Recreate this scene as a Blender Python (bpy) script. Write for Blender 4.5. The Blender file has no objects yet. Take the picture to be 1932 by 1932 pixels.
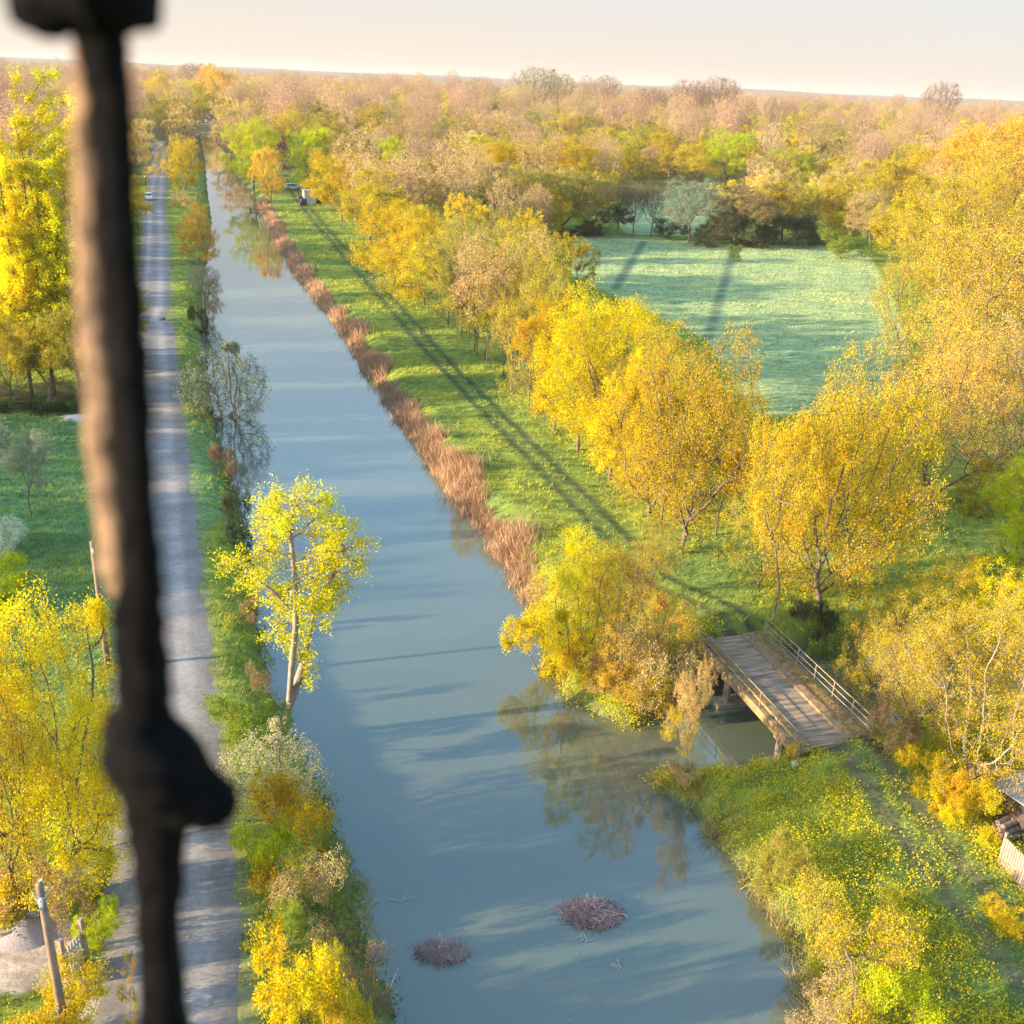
import bpy, math, random
import numpy as np
from mathutils import Vector, Matrix
R = math.radians
SC = bpy.context.scene
COL = SC.collection
rng = np.random.default_rng(7)
random.seed(7)

# ------------------------------------------------------------------ camera, sky, sun, exposure
HC = 28.0                     # the viewpoint is 28 m up a tower
PITCH, ROLL = R(22.8), R(2.5)
fw = np.array([0, math.cos(PITCH), -math.sin(PITCH)])
rt0 = np.array([1.0, 0, 0]); up0 = np.cross(rt0, fw)
rt = rt0 * math.cos(ROLL) + up0 * math.sin(ROLL)
up = -rt0 * math.sin(ROLL) + up0 * math.cos(ROLL)
cam = bpy.data.cameras.new("camera"); camo = bpy.data.objects.new("camera", cam); COL.objects.link(camo)
camo.matrix_world = Matrix(((rt[0], up[0], -fw[0], 0), (rt[1], up[1], -fw[1], 0), (rt[2], up[2], -fw[2], HC), (0, 0, 0, 1)))
cam.sensor_width = 36; cam.lens = 36; cam.clip_start = 0.05; cam.clip_end = 20000
cam.dof.use_dof = True; cam.dof.focus_distance = 75; cam.dof.aperture_fstop = 3.6
SC.camera = camo

HAZE = .00012
SUN_EL = R(13.5); SUN_DIR = np.array([-0.957, -0.289])      # towards the sun, on the ground
world = bpy.data.worlds.new("World"); SC.world = world; world.use_nodes = True
wn = world.node_tree; bg = wn.nodes["Background"]
sky = wn.nodes.new("ShaderNodeTexSky"); sky.sky_type = 'NISHITA'; sky.sun_disc = False
sky.sun_elevation = SUN_EL; sky.sun_rotation = math.atan2(SUN_DIR[0], SUN_DIR[1]); sky.altitude = 0
sky.air_density = 1.0; sky.dust_density = 1.0; sky.ozone_density = 4
# morning haze low in the sky: warmer and brighter towards the sun
def wnode(t, **k):
    n = wn.nodes.new(t)
    for a, b in k.items(): setattr(n, a, b)
    return n
wl = wn.links.new
tcw = wnode('ShaderNodeTexCoord'); sxyz = wnode('ShaderNodeSeparateXYZ'); wl(tcw.outputs['Generated'], sxyz.inputs[0])
hz = wnode('ShaderNodeMapRange', interpolation_type='SMOOTHERSTEP'); wl(sxyz.outputs[2], hz.inputs[0]); hz.inputs[1].default_value = .07; hz.inputs[2].default_value = .48; hz.inputs[3].default_value = .97; hz.inputs[4].default_value = 0
dt = wnode('ShaderNodeVectorMath', operation='DOT_PRODUCT'); wl(tcw.outputs['Generated'], dt.inputs[0]); dt.inputs[1].default_value = (SUN_DIR[0], SUN_DIR[1], 0)
wr = wnode('ShaderNodeMapRange'); wl(dt.outputs['Value'], wr.inputs[0]); wr.inputs[1].default_value = -.75; wr.inputs[2].default_value = .35
hc = wnode('ShaderNodeMix', data_type='RGBA'); wl(wr.outputs[0], hc.inputs[0]); hc.inputs[6].default_value = (1.58, 1.44, 1.32, 1); hc.inputs[7].default_value = (1.85, 1.55, 1.24, 1)
tn = wnode('ShaderNodeMix', data_type='RGBA', blend_type='MULTIPLY'); tn.inputs[0].default_value = 1; wl(sky.outputs[0], tn.inputs[6]); tn.inputs[7].default_value = (1.98, 1.76, 1.42, 1)
mxw = wnode('ShaderNodeMix', data_type='RGBA'); wl(hz.outputs[0], mxw.inputs[0]); wl(tn.outputs[2], mxw.inputs[6]); 
el_ = wnode('ShaderNodeMapRange', interpolation_type='SMOOTHSTEP'); wl(sxyz.outputs[2], el_.inputs[0]); el_.inputs[1].default_value = 0.0; el_.inputs[2].default_value = .11
hu = wnode('ShaderNodeMix', data_type='RGBA'); wl(el_.outputs[0], hu.inputs[0]); wl(hc.outputs[2], hu.inputs[6]); hu.inputs[7].default_value = (1.50, 1.50, 1.56, 1); wl(hu.outputs[2], mxw.inputs[7])
wl(mxw.outputs[2], bg.inputs[0]); bg.inputs[1].default_value = 0.15
sl = bpy.data.lights.new("sun", 'SUN'); sl.energy = 5.0; sl.angle = R(0.6); sl.color = (1.0, 0.79, 0.50)
so = bpy.data.objects.new("sun", sl); COL.objects.link(so)
so.rotation_euler = Vector((SUN_DIR[0] * math.cos(SUN_EL), SUN_DIR[1] * math.cos(SUN_EL), math.sin(SUN_EL))).to_track_quat('Z', 'Y').to_euler()
so.location = (-60, -20, 60)
SC.view_settings.view_transform = 'Standard'; SC.view_settings.look = 'None'
SC.view_settings.exposure = 1.75; SC.view_settings.gamma = 1
SC.cycles.max_bounces = 6; SC.cycles.diffuse_bounces = 3; SC.cycles.glossy_bounces = 2
SC.cycles.transmission_bounces = 3; SC.cycles.volume_bounces = 0; SC.cycles.transparent_max_bounces = 4
SC.cycles.use_denoising = True

# ------------------------------------------------------------------ survey: picture row/column -> place on level ground
S = 1932.0
def G(u, v, z=0.0):
    d = fw + rt * (u - S / 2) / S - up * (v - S / 2) / S
    t = (z - HC) / d[2]
    return np.array([d[0] * t, d[1] * t, z])
def Pj(p):
    q = np.asarray(p, float) - [0, 0, HC]; d = q @ fw
    return S / 2 + S * (q @ rt) / d, S / 2 - S * (q @ up) / d, d
def height_at(p, vt):
    lo, hi = 0.2, 60.0
    for _ in range(30):
        m = (lo + hi) / 2
        if Pj([p[0], p[1], p[2] + m])[1] > vt: lo = m
        else: hi = m
    return lo

# ------------------------------------------------------------------ helpers
def tag(o, label=None, cat=None, group=None, kind=None):
    if label: o['label'] = label
    if cat: o['category'] = cat
    if group: o['group'] = group
    if kind: o['kind'] = kind
    return o
def empty(name, loc, rz=0, label=None, cat=None, group=None):
    o = bpy.data.objects.new(name, None); COL.objects.link(o)
    o.location = loc; o.rotation_euler = (0, 0, rz); o.empty_display_size = 0.3
    return tag(o, label, cat, group)
def npmesh(name, v, f, fattr=None, mats=(), midx=None, vattr=None, smooth=False):
    """v (N,3); f (M,k) equal-size faces or list of two arrays"""
    fs = f if isinstance(f, list) else [f]
    fs = [np.asarray(a, dtype=np.int32) for a in fs if len(a)]
    me = bpy.data.meshes.new(name)
    v = np.asarray(v, dtype=np.float32)
    me.vertices.add(len(v)); me.vertices.foreach_set('co', v.ravel())
    nl = sum(a.size for a in fs); nf = sum(len(a) for a in fs)
    me.loops.add(nl); me.loops.foreach_set('vertex_index', np.concatenate([a.ravel() for a in fs]))
    me.polygons.add(nf)
    tot = np.concatenate([np.full(len(a), a.shape[1], dtype=np.int32) for a in fs])
    st = np.concatenate([[0], np.cumsum(tot)[:-1]]).astype(np.int32)
    me.polygons.foreach_set('loop_start', st)
    if midx is not None: me.polygons.foreach_set('material_index', np.asarray(midx, dtype=np.int32))
    if smooth: me.polygons.foreach_set('use_smooth', np.ones(nf, dtype=bool))
    for m in mats: me.materials.append(m)
    me.update(calc_edges=True)
    if fattr is not None:
        a = me.attributes.new('rnd', 'FLOAT', 'FACE'); a.data.foreach_set('value', np.asarray(fattr, dtype=np.float32))
    if vattr is not None:
        a = me.attributes.new('zone', 'FLOAT_COLOR', 'POINT'); a.data.foreach_set('color', np.asarray(vattr, dtype=np.float32).ravel())
    me.validate()
    return me
def ob(name, me, parent=None, loc=None):
    o = bpy.data.objects.new(name, me); COL.objects.link(o)
    if parent: o.parent = parent
    if loc is not None: o.location = loc
    return o
class MB:
    """collects boxes, bars, prisms into one mesh"""
    def __init__(s): s.v = []; s.f = []
    def add(s, vs, fs):
        n = len(s.v); s.v += [tuple(map(float, a)) for a in vs]; s.f += [[n + i for i in a] for a in fs]
    def box(s, c, d, rz=0, taper=1.0):
        cx, cy, cz = c; dx, dy, dz = [k / 2 for k in d]; cs, sn = math.cos(rz), math.sin(rz); vs = []
        for z, t in ((-dz, 1), (dz, taper)):
            for x, y in ((-dx, -dy), (dx, -dy), (dx, dy), (-dx, dy)):
                vs.append((cx + (x * cs - y * sn) * t, cy + (x * sn + y * cs) * t, cz + z))
        s.add(vs, [(3, 2, 1, 0), (4, 5, 6, 7), (0, 1, 5, 4), (1, 2, 6, 5), (2, 3, 7, 6), (3, 0, 4, 7)])
    def bar(s, a, b, r0, r1=None, n=6):
        a = Vector(a); b = Vector(b); r1 = r0 if r1 is None else r1
        d = (b - a).normalized(); p = d.orthogonal().normalized(); q = d.cross(p); vs = []
        for c, r in ((a, r0), (b, r1)):
            for k in range(n):
                t = 2 * math.pi * k / n; vs.append(c + p * (r * math.cos(t)) + q * (r * math.sin(t)))
        fs = [(k, (k + 1) % n, n + (k + 1) % n, n + k) for k in range(n)] + [tuple(range(n - 1, -1, -1)), tuple(range(n, 2 * n))]
        s.add(vs, fs)
    def sheet(s, pts, th):
        """horizontal slab from an outline, top at the given z, thickness th"""
        n = len(pts); vs = list(pts) + [(p[0], p[1], p[2] - th) for p in pts]
        s.add(vs, [tuple(range(n)), tuple(range(2 * n - 1, n - 1, -1))] + [(i, n + i, n + (i + 1) % n, (i + 1) % n) for i in range(n)])
    def build(s, name, m, parent=None, bevel=0, smooth=False):
        me = bpy.data.meshes.new(name); me.from_pydata(s.v, [], s.f); me.materials.append(m)
        if smooth: me.polygons.foreach_set('use_smooth', [True] * len(me.polygons))
        me.update(); o = ob(name, me, parent)
        if bevel:
            b = o.modifiers.new('bevel', 'BEVEL'); b.width = bevel; b.segments = 2; b.limit_method = 'ANGLE'
        return o

# ------------------------------------------------------------------ materials
def newmat(name):
    m = bpy.data.materials.new(name); m.use_nodes = True; nt = m.node_tree; nt.nodes.clear()
    out = nt.nodes.new('ShaderNodeOutputMaterial'); return m, nt, out
def simple(name, c, rough=0.8, c2=None, scale=3.0, bump=0.0, metal=0.0, detail=6):
    m, nt, out = newmat(name); N = nt.nodes.new; L = nt.links.new
    b = N('ShaderNodeBsdfPrincipled'); b.inputs['Roughness'].default_value = rough; b.inputs['Metallic'].default_value = metal
    if max(c) < .02: b.inputs['Specular IOR Level'].default_value = .08
    L(b.outputs[0], out.inputs[0])
    tc = N('ShaderNodeTexCoord'); no = N('ShaderNodeTexNoise'); no.inputs['Scale'].default_value = scale
    no.inputs['Detail'].default_value = detail; no.inputs['Roughness'].default_value = 0.65
    L(tc.outputs['Object'], no.inputs['Vector'])
    cr = N('ShaderNodeValToRGB'); cr.color_ramp.elements[0].position = 0.35; cr.color_ramp.elements[1].position = 0.65
    c2 = c2 or tuple(k * 0.6 for k in c)
    cr.color_ramp.elements[0].color = (*c2, 1); cr.color_ramp.elements[1].color = (*c, 1)
    L(no.outputs[0], cr.inputs[0]); L(cr.outputs[0], b.inputs['Base Color'])
    if bump:
        bp = N('ShaderNodeBump'); bp.inputs['Strength'].default_value = bump; bp.inputs['Distance'].default_value = 0.05
        L(no.outputs[0], bp.inputs['Height']); L(bp.outputs[0], b.inputs['Normal'])
    return m
def leafmat(name, transl=0.48, lo=0.7, hi=1.35, fixed=None):
    """leaf colour = the object's own colour, varied from leaf to leaf"""
    m, nt, out = newmat(name); N = nt.nodes.new; L = nt.links.new
    oi = N('ShaderNodeObjectInfo'); at = N('ShaderNodeAttribute'); at.attribute_name = 'rnd'
    mr = N('ShaderNodeMapRange'); mr.inputs[3].default_value = lo; mr.inputs[4].default_value = hi
    L(at.outputs['Fac'], mr.inputs[0])
    tc = N('ShaderNodeTexCoord'); no = N('ShaderNodeTexNoise'); no.inputs['Scale'].default_value = 0.45; no.inputs['Detail'].default_value = 2
    L(tc.outputs['Object'], no.inputs['Vector'])
    hs = N('ShaderNodeHueSaturation'); hm = N('ShaderNodeMapRange'); hm.inputs[1].default_value = 0.3; hm.inputs[2].default_value = 0.7
    hm.inputs[3].default_value = 0.482; hm.inputs[4].default_value = 0.522
    L(no.outputs[0], hm.inputs[0]); L(hm.outputs[0], hs.inputs['Hue']); L(mr.outputs[0], hs.inputs['Value'])
    if fixed:      # woodland mass: colour of the kind, varied from tree to tree
        rg = N('ShaderNodeMapRange'); rg.inputs[3].default_value = .6; rg.inputs[4].default_value = 1.3; L(oi.outputs['Random'], rg.inputs[0])
        h2 = N('ShaderNodeHueSaturation'); h2.inputs['Color'].default_value = (*fixed, 1); L(rg.outputs[0], h2.inputs['Value']); L(h2.outputs[0], hs.inputs['Color'])
    else: L(oi.outputs['Color'], hs.inputs['Color'])
    df = N('ShaderNodeBsdfDiffuse'); tr = N('ShaderNodeBsdfTranslucent'); mx = N('ShaderNodeMixShader'); mx.inputs[0].default_value = transl
    L(hs.outputs[0], df.inputs[0]); L(hs.outputs[0], tr.inputs[0]); L(df.outputs[0], mx.inputs[1]); L(tr.outputs[0], mx.inputs[2]); L(mx.outputs[0], out.inputs[0])
    return m
def stuffmat(name, ca, cb, cc, scale=0.25, transl=0.3, extra=None):
    """ground plants: three colours by blade and by patch (patch = kind of plant)"""
    m, nt, out = newmat(name); N = nt.nodes.new; L = nt.links.new
    at = N('ShaderNodeAttribute'); at.attribute_name = 'rnd'
    tc = N('ShaderNodeTexCoord'); no = N('ShaderNodeTexNoise'); no.inputs['Scale'].default_value = scale; no.inputs['Detail'].default_value = 3
    L(tc.outputs['Object'], no.inputs['Vector'])
    ad = N('ShaderNodeMath'); ad.operation = 'MULTIPLY_ADD'; ad.inputs[1].default_value = 0.35; L(at.outputs['Fac'], ad.inputs[0]); L(no.outputs[0], ad.inputs[2])
    cr = N('ShaderNodeValToRGB'); e = cr.color_ramp.elements; e[0].position = 0.46; e[0].color = (*ca, 1); e[1].position = 0.86; e[1].color = (*cc, 1)
    k = e.new(0.66); k.color = (*cb, 1)
    L(ad.outputs[0], cr.inputs[0])
    df = N('ShaderNodeBsdfDiffuse'); tr = N('ShaderNodeBsdfTranslucent'); mx = N('ShaderNodeMixShader'); mx.inputs[0].default_value = transl
    L(cr.outputs[0], df.inputs[0]); L(cr.outputs[0], tr.inputs[0]); L(df.outputs[0], mx.inputs[1]); L(tr.outputs[0], mx.inputs[2]); L(mx.outputs[0], out.inputs[0])
    return m
LEAF = leafmat('leaf')
BARK = simple('bark', (.20, .145, .10), .9, (.09, .065, .05), 3, .5)
BARKP = simple('bark_pale', (.34, .27, .2), .9, (.22, .17, .13), 3, .4)
CONC = simple('concrete', (.36, .31, .25), .9, (.2, .15, .1), 1.2, .4)
WOOD = simple('weathered_wood', (.36, .27, .2), .85, (.22, .15, .11), 2.5, .3)
IRON = simple('rough_black_iron', (.012, .010, .012), .8, (.004, .004, .006), 60, .9)
RAILM = simple('rusty_rail', (.36, .3, .22), .7, (.24, .15, .08), 5, .2, .2)
WHITE = simple('white_paint', (.72, .72, .70), .5, (.6, .6, .58), 2)
GREYM = simple('grey_sheet', (.4, .41, .42), .5, (.3, .3, .31), 2, .1)
GLASS = simple('dark_glass', (.02, .025, .03), .08, (.015, .02, .025), 1)
RUBBER = simple('rubber', (.02, .02, .02), .8)
DARKW = simple('dark_wood', (.08, .055, .045), .9, (.04, .03, .03), 4, .3)
ROOFM = simple('slate_roof', (.16, .17, .19), .7, (.1, .1, .12), 3, .2)
STICK = simple('dead_sticks', (.40, .28, .25), .95, (.22, .14, .13), 2, .2)

# ------------------------------------------------------------------ outlines of the canal and its side channel
WZ = -1.2
LW = [(800, 2150), (745, 1932), (660, 1700), (610, 1500), (552, 1395), (505, 1300), (485, 1150), (458, 1000), (432, 900), (412, 830), (397, 740), (384, 650), (380, 560), (392, 480), (399, 420), (391, 360), (386, 300), (377, 256), (371, 238)]
RWn = [(395, 239), (412, 268), (449, 330), (500, 400), (562, 510), (652, 620), (732, 740), (830, 880), (960, 1050), (1008, 1130), (1040, 1270), (1075, 1320), (1135, 1350), (1195, 1378)]
RWs = [(1246, 1462), (1262, 1500), (1330, 1550), (1400, 1650), (1480, 1760), (1530, 1932), (1580, 2150)]
lw = [G(u, v, WZ)[:2] for u, v in LW]; rwn = [G(u, v, WZ)[:2] for u, v in RWn]; rws = [G(u, v, WZ)[:2] for u, v in RWs]
ch_n = [(7.4, 43.6), (9.2, 46.3), (12, 48.6), (17, 51.2), (24, 54.5), (34, 58), (44, 61)]
ch_s = [(45, 54), (34, 50.0), (24, 46.0), (17.5, 42.0), (12.8, 39.7), (9.0, 38.8)]
WPOLY = np.array(lw + [tuple(p) for p in rwn] + ch_n + ch_s + [tuple(p) for p in rws])
def seg_dist(P, poly, closed=True):
    d = np.full(len(P), 1e9); n = len(poly)
    for i in range(n if closed else n - 1):
        a = poly[i]; b = poly[(i + 1) % n]; ab = b - a
        t = np.clip(((P - a) @ ab) / (ab @ ab), 0, 1); q = a + t[:, None] * ab
        d = np.minimum(d, np.hypot(*(P - q).T))
    return d
def inside(P, poly):
    c = np.zeros(len(P), bool); n = len(poly)
    for i in range(n):
        a = poly[i]; b = poly[(i + 1) % n]
        m = (a[1] > P[:, 1]) != (b[1] > P[:, 1])
        xi = (b[0] - a[0]) * (P[:, 1] - a[1]) / (b[1] - a[1] + 1e-12) + a[0]
        c ^= m & (P[:, 0] < xi)
    return c
def vnoise(P, s, seed=0):
    """cheap smooth noise, -1..1"""
    r = np.random.default_rng(seed); o = np.zeros(len(P))
    for k in range(6):
        a = r.uniform(0, 2 * math.pi); f = (1 + 0.45 * k) / s; ph = r.uniform(0, 6.28)
        d = P[:, 0] * math.cos(a) + P[:, 1] * math.sin(a)
        o += np.sin(d * f * 6.28 / 2 + ph + 1.3 * np.sin((P[:, 0] * math.sin(a) - P[:, 1] * math.cos(a)) * f * 2.1 + ph))
    return o / 4
def sdf(P):
    d = seg_dist(P, WPOLY); d = np.where(inside(P, WPOLY), -d, d)
    return d + 0.28 * vnoise(P, 2.6, 3) + 0.14 * vnoise(P, 0.9, 4)
ROADC = [(-9.6, 18), (-9.9, 22.5), (-11.2, 27.3), (-13.1, 32.5), (-14.6, 36.8), (-17.6, 45.5), (-23.3, 62), (-28.7, 77.2), (-33.6, 91.5), (-44.8, 123.3), (-65.2, 184.8), (-79, 225), (-119.5, 350), (-150, 440)]
ROADW = 4.5
ROADA = np.array(ROADC)
DECK_Z = 0.95
def zfun(P, sd=None):
    """height of the ground"""
    if sd is None: sd = sdf(P)
    up_ = np.clip(sd / 2.4, 0, 1); up_ = up_ * (2 - up_)
    z = WZ + 1.2 * up_
    z = np.where(sd < 0, WZ + np.maximum(sd * 0.7, -1.5), z)
    rd = seg_dist(P, ROADA, False)
    k = np.clip((rd - 2.4) / 2.5, 0, 1) * np.clip(sd / 2.0, 0, 1)
    z = z + k * (0.10 * vnoise(P, 7, 11) + 0.05 * vnoise(P, 1.7, 12))
    # embankment carrying the track up to both ends of the bridge
    for c in ((12.4, 51.4), (16.2, 38.6)):
        dd = np.hypot(P[:, 0] - c[0], P[:, 1] - c[1]); z += np.clip(1 - dd / 5.6, 0, 1) ** 1.0 * 1.05 * np.clip(sd / 1.2, 0, 1)
    far = np.hypot(P[:, 0], P[:, 1])
    z = z + np.clip((far - 2200) / 3500, 0, 1) ** 1.3 * (34 + 12 * vnoise(P, 1700, 21))
    return z
def Z(x, y): return float(zfun(np.array([[x, y]]))[0])

# ---- ground sheet
def axis(parts):
    a = []
    for s0, s1, st in parts: a += list(np.arange(s0, s1, st))
    return np.array(a)
def geo(s0, s1, n): return list(np.sign(s0) * np.geomspace(abs(s0), abs(s1), n))
xs = np.array(sorted(geo(-260, -9000, 26)) + list(axis([(-259, -60, 1.6), (-60, -24, 0.6), (-24, 34, 0.3), (34, 90, 0.8), (90, 250, 3)])) + geo(250, 9000, 26))
ys = np.array(list(axis([(-60, 16, 4), (16, 66, 0.3), (66, 120, 0.5), (120, 300, 1.1), (300, 640, 3)])) + geo(640, 12000, 34))
X, Y = np.meshgrid(xs, ys); P = np.stack([X.ravel(), Y.ravel()], 1)
sd = sdf(P); z = zfun(P, sd)
def line(pts): return np.array([G(u, v)[:2] for u, v in pts])
TRKN = line([(1405, 1205), (1240, 1090), (1150, 1000), (1000, 850), (850, 700), (700, 530), (600, 420), (560, 370), (540, 330)])
TRKS = line([(1570, 1400), (1660, 1500), (1760, 1610), (1880, 1750), (2050, 1960)])
FIELD = np.array([G(u, v)[:2] for u, v in [(1080, 440), (1240, 448), (1390, 465), (1540, 462), (1640, 480), (1700, 600), (1720, 760), (1430, 790), (1330, 640), (1080, 520)]])
FIELD2 = np.array([G(u, v)[:2] for u, v in [(1150, 400), (1300, 345), (1420, 360), (1300, 445), (1180, 442)]])
def mixc(base, c, w): return base * (1 - w[:, None]) + np.array(c) * w[:, None]
c = np.tile(np.array([.17, .24, .06]), (len(P), 1))
n1 = vnoise(P, 9, 31) * .5 + .5; n2 = vnoise(P, 2.2, 32) * .5 + .5
c = mixc(c, (.30, .34, .05), np.clip(n1, 0, 1)); c = mixc(c, (.06, .085, .035), np.clip(n2 - .35, 0, .5))
dist = np.hypot(P[:, 0], P[:, 1])
c = mixc(c, (.16, .12, .06), np.clip((dist - 250) / 200, 0, .8))                     # far, winter-brown wood floor
c = mixc(c, (.24, .17, .15), np.clip((dist - 1300) / 1500, 0, 1) * (.6 + .4 * np.clip(vnoise(P, 260, 9), 0, 1)))
inf = inside(P, FIELD) | inside(P, FIELD2)
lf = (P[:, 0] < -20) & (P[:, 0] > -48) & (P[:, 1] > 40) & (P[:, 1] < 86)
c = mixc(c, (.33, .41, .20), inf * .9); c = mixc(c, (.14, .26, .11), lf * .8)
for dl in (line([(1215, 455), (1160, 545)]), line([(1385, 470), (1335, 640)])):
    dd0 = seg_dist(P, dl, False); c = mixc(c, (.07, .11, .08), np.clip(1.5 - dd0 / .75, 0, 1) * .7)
bandf = np.sin(P[:, 1] * 1.15 + .9 * vnoise(P, 30, 41)); c = mixc(c, (.36, .42, .16), inf * np.clip(bandf, 0, 1) * np.clip((175 - P[:, 1]) / 60, .15, 1) * .6)
c = mixc(c, (.12, .10, .07), np.clip(1 - np.abs(sd - .1) / .5, 0, 1) * .8)             # muddy waterline
c = mixc(c, (.05, .06, .05), (sd < -.15) * 1.0)
for tr in (TRKN, TRKS):
    dc = seg_dist(P, tr, False)
    rut = np.clip(1.4 - np.abs(dc - .8) / .36, 0, 1)
    c = mixc(c, (.085, .13, .06), np.clip(1 - dc / 2.2, 0, 1) * .5)
    c = mixc(c, (.055, .085, .045) if tr is TRKN else (.15, .13, .075), rut * .85)
rd = seg_dist(P, ROADA, False)
c = mixc(c, (.22, .19, .14), np.clip(1 - np.abs(rd - 2.35) / .5, 0, 1) * .7)
GRAV = np.array([G(u, v)[:2] for u, v in [(-60, 1770), (60, 1740), (130, 1738), (150, 1790), (150, 1830), (230, 1800), (215, 1932), (215, 2100), (130, 2000), (100, 1865), (-60, 1890)]])
DRV = np.array([G(u, v)[:2] for u, v in [(170, 1626), (262, 1622), (262, 1648), (170, 1646)]])
c = mixc(c, (.42, .34, .29), inside(P, GRAV) * .95); c = mixc(c, (.34, .34, .36), inside(P, DRV) * .9)
nx, ny = len(xs), len(ys); idx = np.arange(nx * ny).reshape(ny, nx)
F = np.stack([idx[:-1, :-1], idx[:-1, 1:], idx[1:, 1:], idx[1:, :-1]], -1).reshape(-1, 4)
gm, nt, out = newmat('earth_and_turf'); N = nt.nodes.new; L = nt.links.new
b = N('ShaderNodeBsdfDiffuse'); at = N('ShaderNodeAttribute'); at.attribute_name = 'zone'
tc = N('ShaderNodeTexCoord'); no = N('ShaderNodeTexNoise'); no.inputs['Scale'].default_value = 2.2; no.inputs['Detail'].default_value = 9; no.inputs['Roughness'].default_value = .75
mpn = N('ShaderNodeMapping'); mpn.inputs['Scale'].default_value = (.35, 1.6, 1); no2 = N('ShaderNodeTexNoise'); no2.inputs['Scale'].default_value = .9; no2.inputs['Detail'].default_value = 6
L(tc.outputs['Object'], no.inputs['Vector']); L(tc.outputs['Object'], mpn.inputs[0]); L(mpn.outputs[0], no2.inputs['Vector'])
ml = N('ShaderNodeMath'); ml.operation = 'MULTIPLY'; L(no.outputs[0], ml.inputs[0]); L(no2.outputs[0], ml.inputs[1])
mr = N('ShaderNodeMapRange'); mr.inputs[1].default_value = .12; mr.inputs[2].default_value = .42; mr.inputs[3].default_value = .55; mr.inputs[4].default_value = 1.5
L(ml.outputs[0], mr.inputs[0]); hs = N('ShaderNodeHueSaturation'); L(mr.outputs[0], hs.inputs['Value']); L(at.outputs['Color'], hs.inputs['Color'])
L(hs.outputs[0], b.inputs[0]); bp = N('ShaderNodeBump'); bp.inputs['Strength'].default_value = .9; bp.inputs['Distance'].default_value = .22
L(ml.outputs[0], bp.inputs['Height']); L(bp.outputs[0], b.inputs['Normal']); L(b.outputs[0], out.inputs[0])
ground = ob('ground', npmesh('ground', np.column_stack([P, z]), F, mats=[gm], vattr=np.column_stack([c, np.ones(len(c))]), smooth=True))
tag(ground, 'grassy banks, meadows and wood floor beside the canal', 'ground', kind='structure')

# ---- water
wm, nt, out = newmat('canal_water'); N = nt.nodes.new; L = nt.links.new
b = N('ShaderNodeBsdfPrincipled'); b.inputs['Roughness'].default_value = .035; b.inputs['IOR'].default_value = 2.1
tc = N('ShaderNodeTexCoord'); mp = N('ShaderNodeMapping'); mp.inputs['Rotation'].default_value = (0, 0, R(17)); mp.inputs['Scale'].default_value = (.06, .2, 1)
no = N('ShaderNodeTexNoise'); no.inputs['Scale'].default_value = 1.4; no.inputs['Detail'].default_value = 3
cr = N('ShaderNodeValToRGB'); cr.color_ramp.elements[0].position = .4; cr.color_ramp.elements[1].position = .7
cr.color_ramp.elements[0].color = (.088, .112, .076, 1); cr.color_ramp.elements[1].color = (.118, .125, .08, 1)
L(tc.outputs['Object'], mp.inputs[0]); L(mp.outputs[0], no.inputs['Vector']); L(no.outputs[0], cr.inputs[0]); L(cr.outputs[0], b.inputs['Base Color'])
n3 = N('ShaderNodeTexNoise'); n3.inputs['Scale'].default_value = 1.6; n3.inputs['Detail'].default_value = 3; L(tc.outputs['Object'], n3.inputs['Vector'])
bp = N('ShaderNodeBump'); bp.inputs['Strength'].default_value = .05; bp.inputs['Distance'].default_value = .03; L(n3.outputs[0], bp.inputs['Height']); L(bp.outputs[0], b.inputs['Normal'])
L(b.outputs[0], out.inputs[0])
wv = []; wf = []
A = np.array(lw); order = np.argsort(A[:, 1]); A = A[order]; B = np.array(rwn[::-1] + [tuple(p) for p in rws]); B = B[np.argsort(B[:, 1])]
yy = np.concatenate([np.arange(14, 120, 4.0), np.arange(120, 590, 18.0)])
xl = np.interp(yy, A[:, 1], A[:, 0]) - 3; xr = np.interp(yy, B[:, 1], B[:, 0]) + 3
wv = [(a, y, WZ) for a, y in zip(xl, yy)] + [(a, y, WZ) for a, y in zip(xr, yy)]; n = len(yy)
wf = [(i, n + i, n + i + 1, i + 1) for i in range(n - 1)]
water = ob('water', npmesh('water', wv, np.array(wf), mats=[wm])); tag(water, 'calm blue grey canal water reflecting the sky', 'water', kind='structure')
# the side channel joins the main sheet where its near edge lies inland of it
chx = np.interp([37, 41, 45, 49, 52], yy, xr)
cm = MB(); ring = [(x - 1.5, y, WZ - .004) for x, y in zip(chx, [37, 41, 45, 49, 52])]
cm.add(ring + [(50, 66, WZ - .004), (50, 48, WZ - .004), (20, 40, WZ - .004)], [tuple(range(7, -1, -1))])
w2 = cm.build('side_water', wm); tag(w2, 'dark still side channel passing under the bridge', 'water', kind='structure')

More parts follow.
